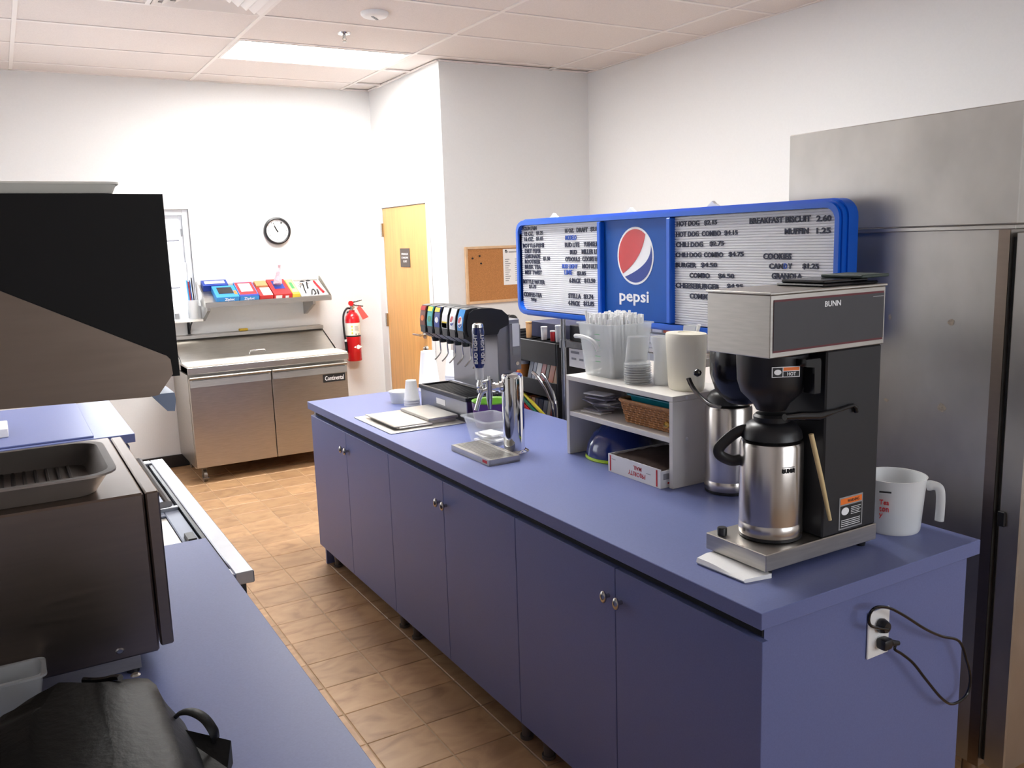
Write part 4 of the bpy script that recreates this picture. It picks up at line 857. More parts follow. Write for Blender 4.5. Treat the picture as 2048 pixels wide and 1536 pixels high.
# on top: straw bin
ZT = ST + .0005
q = thing('straw_bin', 'clear square bin crammed with white wrapped straws', 'bin', (.62, 1.36, ZT))
bx0, bx1, by0, by1 = .515, .715, 1.215, 1.435
obj('bin', vessel(BM(), bx0, bx1, by0, by1, ZT, ZT + .195, .020, .0025, .022, .006), CLEARB, q, True)
b = BM()
for k in range(6): quad(b, (bx0 - .0005 + .003 * (5 - k) / 5, by0 + .1, ZT + .06 + .02 * k), YM, ZP, .03, .002, .0004)
obj('measure_marks', b, GREEN, q)
sb = BM(); cyl(sb, (0, 0, 0), (0, 0, .205), .0052, .0052, 6); straw_me = mesh_of(sb, STRAWW, 'straw'); n_ = 0
for i in range(13):
    for j in range(14):
        x = bx0 + .030 + i * .0117; y = by0 + .030 + j * .0120
        o = bpy.data.objects.new('straw', straw_me); COL.objects.link(o); o.location = (x + rnd.uniform(-.002, .002), y + rnd.uniform(-.002, .002), ZT + .004 + rnd.uniform(0, .028)); o.rotation_euler = (rnd.uniform(-.03, .03), rnd.uniform(-.03, .03), 0)
        tag(o.name, 'white paper-wrapped straw standing in the clear bin', 'straw', 'straws in the clear bin')
o = bpy.data.objects.new('straw', straw_me); COL.objects.link(o); o.location = (bx0 + .028, by1 - .085, ZT + .045); o.rotation_euler = (-.30, 0, 0); tag(o.name, 'white straw leaning out at the side of the clear bin', 'straw')
q = thing('straw_scoop', 'clear plastic scoop lying at the rim of straw bin', 'scoop', (.505, 1.36, ZT + .10)); b = BM()
tube(b, [(bx0 - .014, by1 - .015, ZT + .148), (bx0 - .018, by1 - .05, ZT + .150), (bx0 - .018, by1 - .10, ZT + .146), (bx0 - .010, by1 - .135, ZT + .13), (bx0 - .005, by1 - .15, ZT + .10)], .008, 8, 4); obj('handle', b, CLEARF, q, True)
# clear cups, white bottle, cream jug
def clear_stack(x, y):
    t_ = thing('clear_cup_stack', 'upside-down stack of clear plastic cups on organizer shelf', 'cups', (x, y, ZT))
    for i in range(9):
        z0 = ZT + .0085 * i; b = BM(); lathe(b, (x, y, z0), [(.047, 0), (.048, .003), (.0455, .006), (.034 + .0002 * i, .098), (.030, .100), (.002, .100)] if i == 8 else [(.047, 0), (.048, .003), (.0455, .006), (.044, .02)], 26, cap=False); cn = obj('cup', b, CLEAR, t_, True); obj('cup_rim', lathe(BM(), (x, y, z0 + .0032), [(.0468, 0), (.0486, -.0016), (.0496, 0), (.0486, .0016)], 26), CLEARB, cn, True)
clear_stack(.555, 1.116)
q = thing('plastic_funnel_cup', 'slim translucent white bottle beside the cream jug', 'bottle', (.60, 1.02, ZT))
obj('bottle', lathe(BM(), (.60, 1.036, ZT), [(.030, 0), (.031, .005), (.029, .10), (.033, .125), (.039, .15), (.039, .168), (.036, .168), (.03, .125), (.026, .1), (.027, .004)], 26), CLEARF, q, True)
q = thing('cream_jug', 'cream oval plastic jug on organizer shelf', 'jug', (.60, .93, ZT))
obj('jug_body', lathe(BM(), (.60, .914, ZT), [(.058, 0), (.062, .01), (.070, .16), (.071, .185), (.068, .190), (.03, .192), (.028, .189), (.002, .189)], 36, sx=.8, sy=1.15), CREAM, q, True)
q = thing('clear_scoop', 'clear plastic scoop with white handle behind cream jug', 'scoop', (.70, 1.0, ZT))
b = BM(); prism(b, [(1.04, ZT), (1.07, ZT + .02), (1.045, ZT + .198), (.985, ZT + .20), (1.005, ZT)], 'x', .705, .715); obj('blade', b, CLEARF, q)
b = BM(); tube(b, [(.708, 1.0, ZT + .11), (.708, .985, ZT + .16), (.708, .968, ZT + .206)], .006, 8, 3); obj('handle', b, WHITE, q, True)
# middle compartment
ZM = 1.0845
PG = 'condiment packets in the organizer shelf'
for k in range(13):
    x = .56 + rnd.uniform(-.035, .03); y = 1.335 + rnd.uniform(-.03, .03) - .012 * (k % 3); z = ZM + .0072 * k * .82; b = BM(); box(b, x - .03, x + .03, y - .055, y + .055, z, z + .0052, .002)
    n = obj('condiment_packet', b, FOILB if k % 3 else PAPER, None, rot=(rnd.uniform(-.5, .5), (x, y, z))); tag(n, 'silvery condiment packet in the loose pile beside wicker basket' if k % 3 else 'white condiment packet in the loose pile beside wicker basket', 'packet', PG)
q = thing('wicker_basket', 'brown wicker basket with brass ball handle in the organizer', 'basket', (.58, 1.0, ZM))
wx0, wx1, wy0, wy1 = .500, .690, .862, 1.155
def wring(g, z, n=40):
    pts = rrect(wx0 - g, wx1 + g, wy0 - g, wy1 + g, .02, 9); return [Vector((p[0], p[1], z)) for p in pts]
b = BM(); ring_skin(b, [wring(-.018, ZM), wring(-.004, ZM + .078), wring(-.007, ZM + .078), wring(-.021, ZM + .003)]); obj('basket_liner', b, mat('dark wicker gap', (90, 56, 34), .8), q)
b = BM()
for k in range(9):
    z = ZM + .005 + .0086 * k; g = -.015 + .0135 * k / 8; rp = wring(g, z); rr = []
    P_ = []; 
    for i in range(len(rp)):
        a_, c_ = rp[i], rp[(i + 1) % len(rp)]; m_ = max(1, int((c_ - a_).length / .006))
        for s in range(m_): P_.append(a_.lerp(c_, s / m_))
    for i, p in enumerate(P_):
        d = (P_[(i + 1) % len(P_)] - P_[i - 1]).normalized(); nn = Vector((d.y, -d.x, 0)); off = .0022 * math.sin(i * R90 * 1.0 + math.pi * k); c_ = p + nn * (off + .002)
        rr.append([c_ + nn * .0024 + Vector((0, 0, 0)), c_ + Vector((0, 0, .0036)), c_ - nn * .0024, c_ - Vector((0, 0, .0036))])
    ring_skin(b, rr, closed=True)
obj('weave', b, WICKER, q)
b = BM(); rp = wring(.002, ZM + .081); rr = []
for i, p in enumerate(rp):
    d = (rp[(i + 1) % len(rp)] - rp[i - 1]).normalized(); nn = Vector((d.y, -d.x, 0)); rr.append([p + nn * (.006 * math.cos(t_)) + Vector((0, 0, .006 * math.sin(t_))) for t_ in [k * math.pi / 4 for k in range(8)]])
ring_skin(b, rr, closed=True); obj('rim', b, WICKER, q, True)
for x in (.492, .492): pass
b = BM(); lathe(b, (.512, .868, ZM + .035), [(.002, -.012), (.009, -.007), (.012, 0), (.009, .007), (.002, .012)], 16, axis=(-1, 0, 0)); lathe(b, (.484, .878, ZM + .036), [(.002, -.012), (.009, -.007), (.012, 0), (.009, .007), (.002, .012)], 16, axis=(0, 1, 0)); tube(b, [(.508, .856, ZM + .036), (.492, .860, ZM + .05), (.49, .868, ZM + .04)], .002, 6); lab(obj('ball_handle', b, BRASS, q, True), 'brass ball handle')
q = thing('teal_tray', 'teal plastic tray lying inside the wicker basket', 'tray', (.59, 1.0, ZM + .03))
obj('tray', vessel(BM(), .525, .678, .89, 1.135, ZM + .0045, ZM + .098, .022, .003, .02, .008), TEAL, q, True)
# lower compartment
q = thing('mixing_bowl', 'upside-down shiny navy mixing bowl in the organizer', 'bowl', (.60, 1.25, Z))
obj('bowl', lathe(BM(), (.603, 1.285, Z + .012), [(.128, 0), (.128, .006), (.122, .04), (.104, .075), (.07, .105), (.04, .114), (.038, .118), (.002, .118)], 40), NAVY, q, True)
q = thing('mixing_bowl', 'lime green bowl nested under the upside-down navy bowl', 'bowl', (.60, 1.25, Z)); obj('bowl', lathe(BM(), (.603, 1.285, Z), [(.130, 0), (.132, .003), (.130, .0115), (.12, .0115), (.118, .002)], 40), LIME, q, True)
q = thing('mailing_box', 'open white and red mailing carton stuffed with brown paper', 'carton', (.55, 1.0, Z)); mx0, mx1, my0, my1, mh = .440, .70, .858, 1.142, .064
b = BM(); box(b, mx0, mx0 + .003, my0, my1, Z, Z + mh); box(b, mx1 - .003, mx1, my0, my1, Z, Z + mh); box(b, mx0 + .003, mx1 - .003, my0, my0 + .003, Z, Z + mh - .006); box(b, mx0 + .003, mx1 - .003, my1 - .003, my1, Z, Z + mh); box(b, mx0 + .003, mx1 - .003, my0 + .003, my1 - .003, Z, Z + .003); obj('carton_walls', b, PAPER, q)
b = BM(); quad(b, (mx0 - .0002, my1 - .010, Z + .004), YM, ZP, .007, mh - .008); obj('red_stripe', b, REDP, q); b = BM(); quad(b, (mx0 - .0002, my0 + .022, Z + .004), YM, ZP, .007, mh - .008)
obj('red_stripe', b, REDP, q); b = BM(); YP, ZN = (0, 1, 0), (0, 0, -1)
text(b, 'PRIORITY', (mx0 - .0002, my0 + .078, Z + .030), YP, ZN, .092, .016, .0006, .01); text(b, 'MAIL', (mx0 - .0002, my0 + .098, Z + .050), YP, ZN, .044, .014, .0006, .01)
lab(obj('red_lettering', b, REDP, q), 'upside-down red lettering'); b = BM(); quad(b, (mx0 + .03, my0 - .0002, Z + .012), XP, ZP, .06, .006); obj('red_stripe', b, REDP, q)
b = BM(); quad(b, (mx0 + .012, my0 - .0002, Z + .028), XP, ZP, .024, .02); obj('grey_print', b, GREYP, q)
for k in range(2): b = BM(); quad(b, (mx0 - .0002, my1 - .022 - .19 * k, Z + .048 - .012 * k), YM, ZP, .022, .0016); obj('grey_print', b, GREYP, q)
b = BM(); nx, ny = 12, 14; g = [[b.verts.new((mx0 + .004 + (mx1 - mx0 - .008) * i / nx, my0 + .004 + (my1 - my0 - .008) * j / ny, Z + .058 + .020 * math.sin(2.2 * i / nx + .4) * math.sin(3.0 * j / ny + .2) + rnd.uniform(-.003, .003))) for j in range(ny + 1)] for i in range(nx + 1)]
for i in range(nx):
    for j in range(ny): b.faces.new((g[i][j], g[i + 1][j], g[i + 1][j + 1], g[i][j + 1]))
bmesh.ops.solidify(b, geom=b.faces[:], thickness=.003); n = obj('brown_paper', b, BROWN, None, True); tag(n, 'crumpled brown paper filling the white mailing carton', 'paper')

# ================================================================ COFFEE BREWER AND SERVERS
def server(label, x, y, z, r, hh, lid_open):
    t = thing('thermal_server', label, 'coffee server', (x, y, z), 'steel coffee servers')
    obj('base_ring', lathe(BM(), (x, y, z), [(r - .004, 0), (r, .002), (r, .010)], 40), BLACK, t, True)
    obj('jug_body', lathe(BM(), (x, y, z + .0102), [(r, 0), (r + .001, .004), (r + .001, .028), (r - .0002, .030), (r, .032), (r, hh - .012), (r - .003, hh - .004), (r - .012, hh)], 48), STEELB, t, True)
    obj('shoulder', lathe(BM(), (x, y, z + hh + .0105), [(r - .012, 0), (r - .003, .005), (r - .006, .022), (r - .016, .038), (r - .030, .046), (.002, .046)], 40), BLACK, t, True)
    return t
sx_, sy_ = .272, .232
q = server('steel coffee server with black bail handle standing under the brewer', sx_, sy_, .9748, .078, .240, False)
hv = Vector((-.80, .60, 0)); top = Vector((sx_, sy_, .9748 + .262)); wz = Vector((0, 0, 1))
b = BM(); tube(b, [top + hv * .055 + wz * .012, top + hv * .085 + wz * .005, top + hv * .125 - wz * .03, top + hv * .128 - wz * .052, top + hv * .10 - wz * .068, top + hv * .076 - wz * .066], .0095, 10, 5, 1.5); obj('handle', b, BLACK, q, True)
b = BM(); lathe(b, (sx_, sy_, .9748 + .2968), [(.045, 0), (.046, .012), (.04, .018)], 28); obj('lid', b, BLACK, q, True)
vd = (C - Vector((sx_, sy_, 0))); vd.z = 0; vd.normalize(); vd = Matrix.Rotation(.55, 3, 'Z') @ vd; td = Vector((0, 0, 1)).cross(vd)
b = BM(); text(b, 'BUNN', Vector((sx_, sy_, 1.155)) + vd * .0765 - td * .016, tuple(td), (0, 0, 1), .032, .011, .004, .01); quad(b, Vector((sx_, sy_, 1.1685)) + vd * .0765 - td * .016, tuple(td), (0, 0, 1), .032, .0012, .003); obj('server_lettering', b, INKK, q)
# rear server, lid swung open, bail handle
rx, ry = .607, .722
q = server('steel coffee server beside the white organizer, its black lid raised', rx, ry, Z, .074, .275, True)
b = BM(); c_ = Vector((.585, .655, 1.31)); ax = Vector((-.55, -.30, .62)).normalized()
lathe(b, c_, [(.118, .05), (.121, .045), (.122, .0), (.108, -.045), (.075, -.075), (.03, -.092), (.002, -.094)][::-1], 40, axis=ax); lathe(b, c_, [(.002, -.083), (.07, -.066), (.1, -.04), (.113, 0), (.114, .05)], 40, cap=False, axis=ax)
b.free()
b = BM(); lathe(b, (.545, .60, 1.222), [(.02, .0), (.05, .012), (.082, .045), (.098, .095), (.100, .15), (.094, .205), (.086, .223), (.002, .223)], 40); obj('raised_lid', b, BLACKG, q, True)
b = BM(); P_ = lambda u, v, y: on('y', y, 1340 + u / 4.452, 540 + v / 4.452)
tube(b, [P_(165, 965, .66), P_(200, 1040, .64), P_(270, 1130, .60), P_(350, 1190, .56), P_(440, 1222, .52)], .009, 8, 4, .5); lab(obj('bail_handle', b, mat('smoked chrome', (120, 120, 122), .15, .9), q, True), 'grey curved bail handle')
b = BM(); lathe(b, P_(245, 915, .64), [(.002, -.012), (.010, -.007), (.0125, 0), (.010, .007), (.002, .012)], 16); obj('lid_knob', b, BLACKG, q, True)
# brewer
q = thing('coffee_brewer', 'steel and black pour-over coffee brewer on the island end', 'coffee maker', (.35, .23, Z)); ax0, ax1, ay0, ay1 = .150, .556, .130, .335
obj('warmer_base', box(BM(), ax0, ax1, ay0, ay1, .931, .9745, .002), STEELH, q)
for x in (ax0 + .03, ax1 - .03):
    for y in (ay0 + .025, ay1 - .025): obj('foot', lathe(BM(), (x, y, Z), [(.012, 0), (.014, .016)], 14), BLACK, q)
obj('switch_knob', lathe(BM(), on('z', .975, 1340 + 400 / 3.839, 780 + 1110 / 3.839) , [(.0125, 0), (.0125, .018), (.011, .02)], 20), BLACK, q, True)
obj('column', box(BM(), .348, ax1 - .004, ay0 + .002, ay1 - .002, .9748, 1.4475, .004), BLACKM, q)
obj('hood', box(BM(), ax0, ax1, ay0, ay1, 1.448, 1.594, .002), STEELH, q)
b = BM(); box(b, ax0 - .003, ax1 + .003, ay0 - .003, ay1 + .003, 1.5945, 1.600, .001); obj('hood_lid', b, STEELH, q)
dc = B('hood_decal', REDP if False else mat('maroon line', (96, 28, 38), .5), q, ax0 + .010, ax1 - .008, ay0 - .0012, ay0 - .0003, 1.4605, 1.5825)
B('decal_field', CHAR, dc, ax0 + .010, ax1 - .008, ay0 - .002, ay0 - .0013, 1.4655, 1.5775)
obj('decal_lettering', text(BM(), 'BUNN', (.330, ay0 - .0021, 1.556), XP, ZP, .056, .0135, .0007, .02), WPRINT, dc)
b = BM(); quad(b, (.505, ay0 - .0021, 1.569), XP, ZP, .04, .002); obj('decal_fine_print', b, GREYP, dc)
b = BM(); lathe(b, (.268, .232, 1.30), [(.036, 0), (.046, .018), (.074, .046), (.083, .075), (.086, .142), (.082, .147)], 40); fn = obj('brew_funnel', b, BLACK, q, True)
b = BM(); prism(b, [(.258, 1.437), (.304, 1.437), (.309, 1.430), (.309, 1.352), (.288, 1.352), (.286, 1.416), (.258, 1.42)], 'y', .116, .148); obj('funnel_handle', b, BLACKG, fn)
tx_ = Vector((.904, -.427, 0)).normalized(); tn = tx_.cross(Vector((0, 0, 1))); o = Vector((.268, .232, 1.3945)) + tn * .0845 - tx_ * .034
def lq(dx, dz, w_, h_, d_): return o + tx_ * dx + Vector((0, 0, dz)) + tn * d_
b = BM(); quad(b, o, tx_, ZP, .068, .025, .003); ws = obj('warning_label', b, WPRINT, fn)
b = BM(); quad(b, lq(.0015, .0015, 0, 0, .003), tx_, ZP, .024, .022, .0005); obj('label_black', b, INKK, ws); b = BM(); quad(b, lq(.0275, .0015, 0, 0, .003), tx_, ZP, .039, .0125, .0005); obj('label_black', b, INKK, ws)
b = BM(); quad(b, lq(.0275, .0155, 0, 0, .003), tx_, ZP, .039, .008, .0005); obj('label_orange', b, ORANGE, ws)
obj('label_lettering', text(BM(), 'HOT', lq(.037, .0035, 0, 0, .0036), tx_, ZP, .021, .0085, .0004, .02), WPRINT, ws); b = BM(); disc(b, lq(.0135, .0125, 0, 0, .0036), tx_, ZP, .009, .0065, .0004); obj('label_picture', b, WPRINT, ws)
o = on('y', ay0 + .0015, 1340 + 1293 / 3.839, 780 + 1080 / 3.839); o1 = on('y', ay0 + .0015, 1340 + 1480 / 3.839, 780 + 795 / 3.839); o = Vector((o.x, ay0 + .0018, o.z)); W_, H_ = o1.x - o.x, .085
b = BM(); quad(b, o, XP, ZP, W_, H_, .0008); ws = obj('warning_label', b, GREYP, q)
b = BM(); quad(b, o + Vector((.004, -.0009, .004)), XP, ZP, W_ - .008, .058, .0004); obj('label_black', b, INKK, ws)
b = BM(); quad(b, o + Vector((.004, -.0009, .066)), XP, ZP, W_ - .008, .015, .0004); obj('label_orange', b, ORANGE, ws)
b = BM(); disc(b, o + Vector((.022, -.0014, .047)), XP, ZP, .014, .010, .0004)
for k in range(4): quad(b, o + Vector((.008, -.0014, .008 + .005 * k)), XP, ZP, W_ - .018, .0016, .0004)
for k in range(5): quad(b, o + Vector((.044, -.0014, .036 + .0045 * k)), XP, ZP, W_ * .42 - .006 * (k % 2), .0012, .0004)
obj('label_white', b, WPRINT, ws)
b = BM(); text(b, 'WARNING', o + Vector((.030, -.0014, .069)), XP, ZP, .045, .008, .0004, .01); obj('label_lettering', b, INKK, ws)
# faucet arm and tube
b = BM(); tube(b, [on('y', .125, 1340 + u / 4.452, 540 + v / 4.452) for u, v in ((1020, 1310), (1150, 1300), (1320, 1300), (1500, 1250), (1630, 1205), (1655, 1225), (1660, 1265))], [.008, .011, .011, .005, .005, .006, .006], 10, 0); obj('tap_lever', b, BLACKG, q, True)
b = BM(); tube(b, [on('y', .132, 1622, 868), on('y', .120, 1642, 955), on('y', .118, 1660, 1040)], [.006, .006, .0045], 10); n = obj('stirring_stick', b, mat('bamboo', (214, 190, 140), .5), None, True); tag(n, 'pale wooden stick leaning against the coffee brewer column', 'stick')
# things on the brewer hood
q = thing('tablet', 'black tablet in a case lying on the coffee brewer', 'tablet', (.44, .25, 1.6005))
a = (.35, .555, .15, .30); B('tablet_case', BLACK, q, *a, 1.6005, 1.607, .003); B('tablet_screen', BLACKG, q, a[0] + .01, a[1] - .03, a[2] + .008, a[3] - .008, 1.6075, 1.616, .003)
q = obj('clip_pad', box(BM(), .47, .575, .135, .26, 1.6165, 1.6245, .002), mat('dark green cover', (52, 66, 60), .5)); tag(q, 'dark green pad lying on the black tablet', 'pad')
# towel
b = BM(); rings = []
e0, e1 = Vector((.165, .318, 0)), Vector((.168, .128, 0)); f0, f1 = Vector((.088, .300, 0)), Vector((.094, .142, 0))
for i in range(9):
    t_ = i / 8; a_, c_ = e0.lerp(e1, t_), f0.lerp(f1, t_); hgt = .016 - .006 * t_ + .002 * math.sin(6 * t_)
    pr_ = [(a_, .0005), (c_, .0005), (c_ + (c_ - a_) * .06, .006), (c_, hgt), (c_.lerp(a_, .5), hgt + .001), (a_, .012)]
    rings.append([Vector((p.x, p.y, CT + h_)) for p, h_ in pr_])
ring_skin(b, rings); n = obj('folded_towel', b, FOAM, None, True); tag(n, 'folded white towel tucked under the coffee brewer edge', 'towel')
# measuring pitcher
q = thing('measuring_pitcher', 'translucent measuring pitcher with red handwriting and open handle', 'pitcher', (.70, .175, Z)); px_, py_ = .705, .190
b = BM(); lathe(b, (px_, py_, Z), [(.068, 0), (.071, .006), (.082, .148), (.085, .152), (.081, .152), (.078, .146), (.067, .004)], 44); obj('jug', b, CLEARF, q, True)
vd = (C - Vector((px_, py_, 0))); vd.z = 0; vd.normalize(); hd_ = Matrix.Rotation(math.radians(88), 3, 'Z') @ vd; w0 = Vector((px_, py_, 0)) + hd_ * .074
b = BM(); sdv = Vector((-hd_.y, hd_.x, 0))
def hz(r, z): return Vector((px_, py_, 0)) + hd_ * r + Vector((0, 0, Z + z))
tube(b, [hz(.080, .128), hz(.095, .132), hz(.112, .126), hz(.117, .10), hz(.117, .06), hz(.116, .035)], [.010, .011, .012, .012, .011, .010], 10, 4, 1.2); obj('handle', b, CLEARF, q, True)
for k, (s, w_) in enumerate((('Tea', .024), ('ton', .024), ('y', .009))):
    an = -.10; nd = Matrix.Rotation(an, 3, 'Z') @ vd; t2 = Vector((0, 0, 1)).cross(nd); rr = .0765 - .0022 * k
    b = BM(); text(b, s, Vector((px_, py_, Z + .088 - .020 * k)) + nd * (rr + .0005) - t2 * .026, tuple(t2), (0, 0, 1), w_, .013, .005); obj('red_handwriting', b, REDP, q)
b = BM(); quad(b, Vector((px_, py_, Z + .122)) + vd * .0795 - td * 0 - Vector((0, 0, 1)).cross(vd) * .035, tuple(Vector((0, 0, 1)).cross(vd)), (0, 0, 1), .03, .004, .003); obj('fill_mark', b, INKK, q)

# ================================================================ REFRIGERATOR BEHIND THE ISLAND
RX0, RX1, RY0, RY1, RT_ = 1.03, 1.78, .098, .872, 2.058
q = thing('reach_in_refrigerator', 'tall worn stainless reach-in refrigerator behind the island', 'refrigerator', (1.4, .45, 0))
b = BM(); box(b, RX0 + .004, RX1, RY0, RY1, .12, 1.722); obj('cabinet_body', b, STEELW, q)
B('top_housing', STEELW, q, RX0 - .004, RX1, RY0 - .02, RY1, 1.736, RT_, .003)
B('top_trim', STEELH, q, RX0 - .002, RX1, RY0 - .015, RY1, 1.7225, 1.7355, .002)
B('corner_trim', STEELD, q, RX0, RX0 + .0035, RY0 - .0, RY0 + .032, .12, 1.7215)
dr = B('door', STEELW, q, RX0 + .008, RX1 - .005, RY0 - .075, RY0 - .012, .13, 1.715, .004)
B('gasket', BLACK, dr, RX0 + .02, RX1 - .02, RY0 - .0115, RY0 - .0005, .14, 1.70)
b = BM(); tube(b, [(RX1 - .08, RY0 - .075, .95), (RX1 - .08, RY0 - .12, .97), (RX1 - .08, RY0 - .12, 1.23), (RX1 - .08, RY0 - .075, 1.25)], .01, 10); obj('handle', b, CHROME, dr, True)
obj('hinge', box(BM(), RX0 - .001, RX0 + .0075, RY0 - .035, RY0 - .012, .885, .93, .003), BLACK, q)
for x in (RX0 + .08, RX1 - .08):
    for y in (RY0 + .07, RY1 - .07): obj('leg', lathe(BM(), (x, y, .0005), [(.025, 0), (.022, .119)], 16), STEELD, q, True)
for u, v, w_, h_ in ((1883, 815, .030, .026), (1902, 645, .024, .024), (1772, 800, .02, .012), (1780, 634, .012, .018)):
    p = on('x', RX0 + .0035, u, v); b = BM(); disc(b, (RX0 + .0035, p.y, p.z), YM, ZP, 0, 0, .0008, poly=[(w_ * .55 * rnd.uniform(.6, 1) * math.cos(t_), h_ * .6 * rnd.uniform(.55, 1) * math.sin(t_)) for t_ in [k * math.pi / 5 for k in range(10)]]); lab(obj('sticker_residue', b, mat('sticker residue', (196, 184, 164), .7, var=.2, scale=120), q), 'torn pale scrap of old sticker')
# ================================================================ MENU BOARD
MX = .905
q = thing('menu_board', 'long blue-framed menu board with white letter panels', 'menu board', (MX + .03, 1.5, 1.36))
my0, my1, mz0, mz1 = .548, 2.490, 1.372, 1.822
def fr(bm, y0, y1, z0, z1, r, x0, x1, w):
    o = [(p[0], p[1]) for p in rrect(y0, y1, z0, z1, r, 6)]; i = [(p[0], p[1]) for p in rrect(y0 + w, y1 - w, z0 + w, z1 - w, max(.006, r - w * .6), 6)]
    ring_skin(bm, [[Vector((x1, *p)) for p in o], [Vector((x0, *p)) for p in o], [Vector((x0, *p)) for p in i], [Vector((x1, *p)) for p in i]], closed=True)
b = BM(); fr(b, my0, my1, mz0, mz1, .05, MX - .014, MX + .012, .017); fr(b, my0 - .006, my1 + .006, mz0 - .006, mz1 + .006, .055, MX - .004, MX + .030, .023); fr(b, my0 - .012, my1 + .012, mz0 - .012, mz1 + .012, .06, MX + .016, MX + .060, .03)
obj('board_frame', b, BOARDB, q, True)
b = BM(); box(b, MX + .045, MX + .058, my0 + .01, my1 - .01, mz0 + .01, mz1 - .01); obj('board_back', b, BOARDB, q)
ya, yb_ = 1.342, 1.795                 # mullions
for y in (ya, yb_): B('mullion', BOARDB, q, MX - .016, MX + .044, y - .013, y + .013, mz0 + .02, mz1 - .02, .004)
PZ0, PZ1 = mz0 + .018, mz1 - .018
def ridged(y0, y1):
    n_ = 44; b = BM(); pr_ = []
    for k in range(n_):
        z = PZ0 + (PZ1 - PZ0) * k / n_; d = (PZ1 - PZ0) / n_; pr_ += [(MX + .012, z), (MX + .008, z + d * .15), (MX + .008, z + d * .75), (MX + .012, z + d * .9)]
    pr_ += [(MX + .012, PZ1)]
    v0 = [b.verts.new((x, y0, z)) for x, z in pr_]; v1 = [b.verts.new((x, y1, z)) for x, z in pr_]
    for i in range(len(pr_) - 1): b.faces.new((v0[i], v0[i + 1], v1[i + 1], v1[i]))
    box(b, MX + .0135, MX + .044, y0, y1, PZ0, PZ1); return b
pl = obj('letter_panel', ridged(yb_ + .0135, my1 - .019), LETBD, q); prr = obj('letter_panel', ridged(my0 + .019, ya - .0135), LETBD, q)
B('picture_panel', BLUEPR, q, MX + .006, MX + .044, ya + .0135, yb_ - .0135, PZ0, PZ1)
# emblem: white ring, red over blue with a white wave between
g = on('x', MX + .005, 1020 + 1281 / 5.12, 380 + 675 / 5.12); er = .118; o = Vector((MX + .0055, g.y, g.z))
b = BM(); disc(b, o, YM, ZP, er, er, .0006, 48); em = lab(obj('emblem', b, WPRINT, q), 'round emblem, red over blue with a white wave')
r2 = er * .925; o2 = o + Vector((-.0007, 0, 0))
def arc(a0, a1, n_=22): return [(r2 * math.cos(math.radians(a0 + (a1 - a0) * i / n_)), r2 * math.sin(math.radians(a0 + (a1 - a0) * i / n_))) for i in range(n_ + 1)]
def bez(p0, p1, p2, p3, n_=14): return [tuple((1 - t) ** 3 * a + 3 * t * (1 - t) ** 2 * b_ + 3 * t * t * (1 - t) * c_ + t ** 3 * d for a, b_, c_, d in zip(p0, p1, p2, p3)) for t in [i / n_ for i in range(1, n_)]]
ra = arc(52, 222); b = BM(); disc(b, o2, YM, ZP, 0, 0, .0006, poly=ra + bez(ra[-1], (-.02, -.045), (.045, .0), ra[0])); obj('emblem_red', b, RED, em)
ba = arc(232, 382); b = BM(); disc(b, o2, YM, ZP, 0, 0, .0006, poly=ba + bez(ba[-1], (.105, -.012), (.05, -.052), ba[0])); obj('emblem_blue', b, BLUEPR2, em)
p0 = on('x', MX + .005, 1020 + 1122 / 5.12, 380 + 1172 / 5.12); p1 = on('x', MX + .005, 1020 + 1422 / 5.12, 380 + 1172 / 5.12); zt = on('x', MX + .005, 1020 + 1280 / 5.12, 380 + 1033 / 5.12).z
obj('brand_lettering', text(BM(), 'pepsi', (MX + .0055, p0.y, p0.z), YM, ZP, p0.y - p1.y, zt - p0.z, .0008, .02), WPRINT, q)
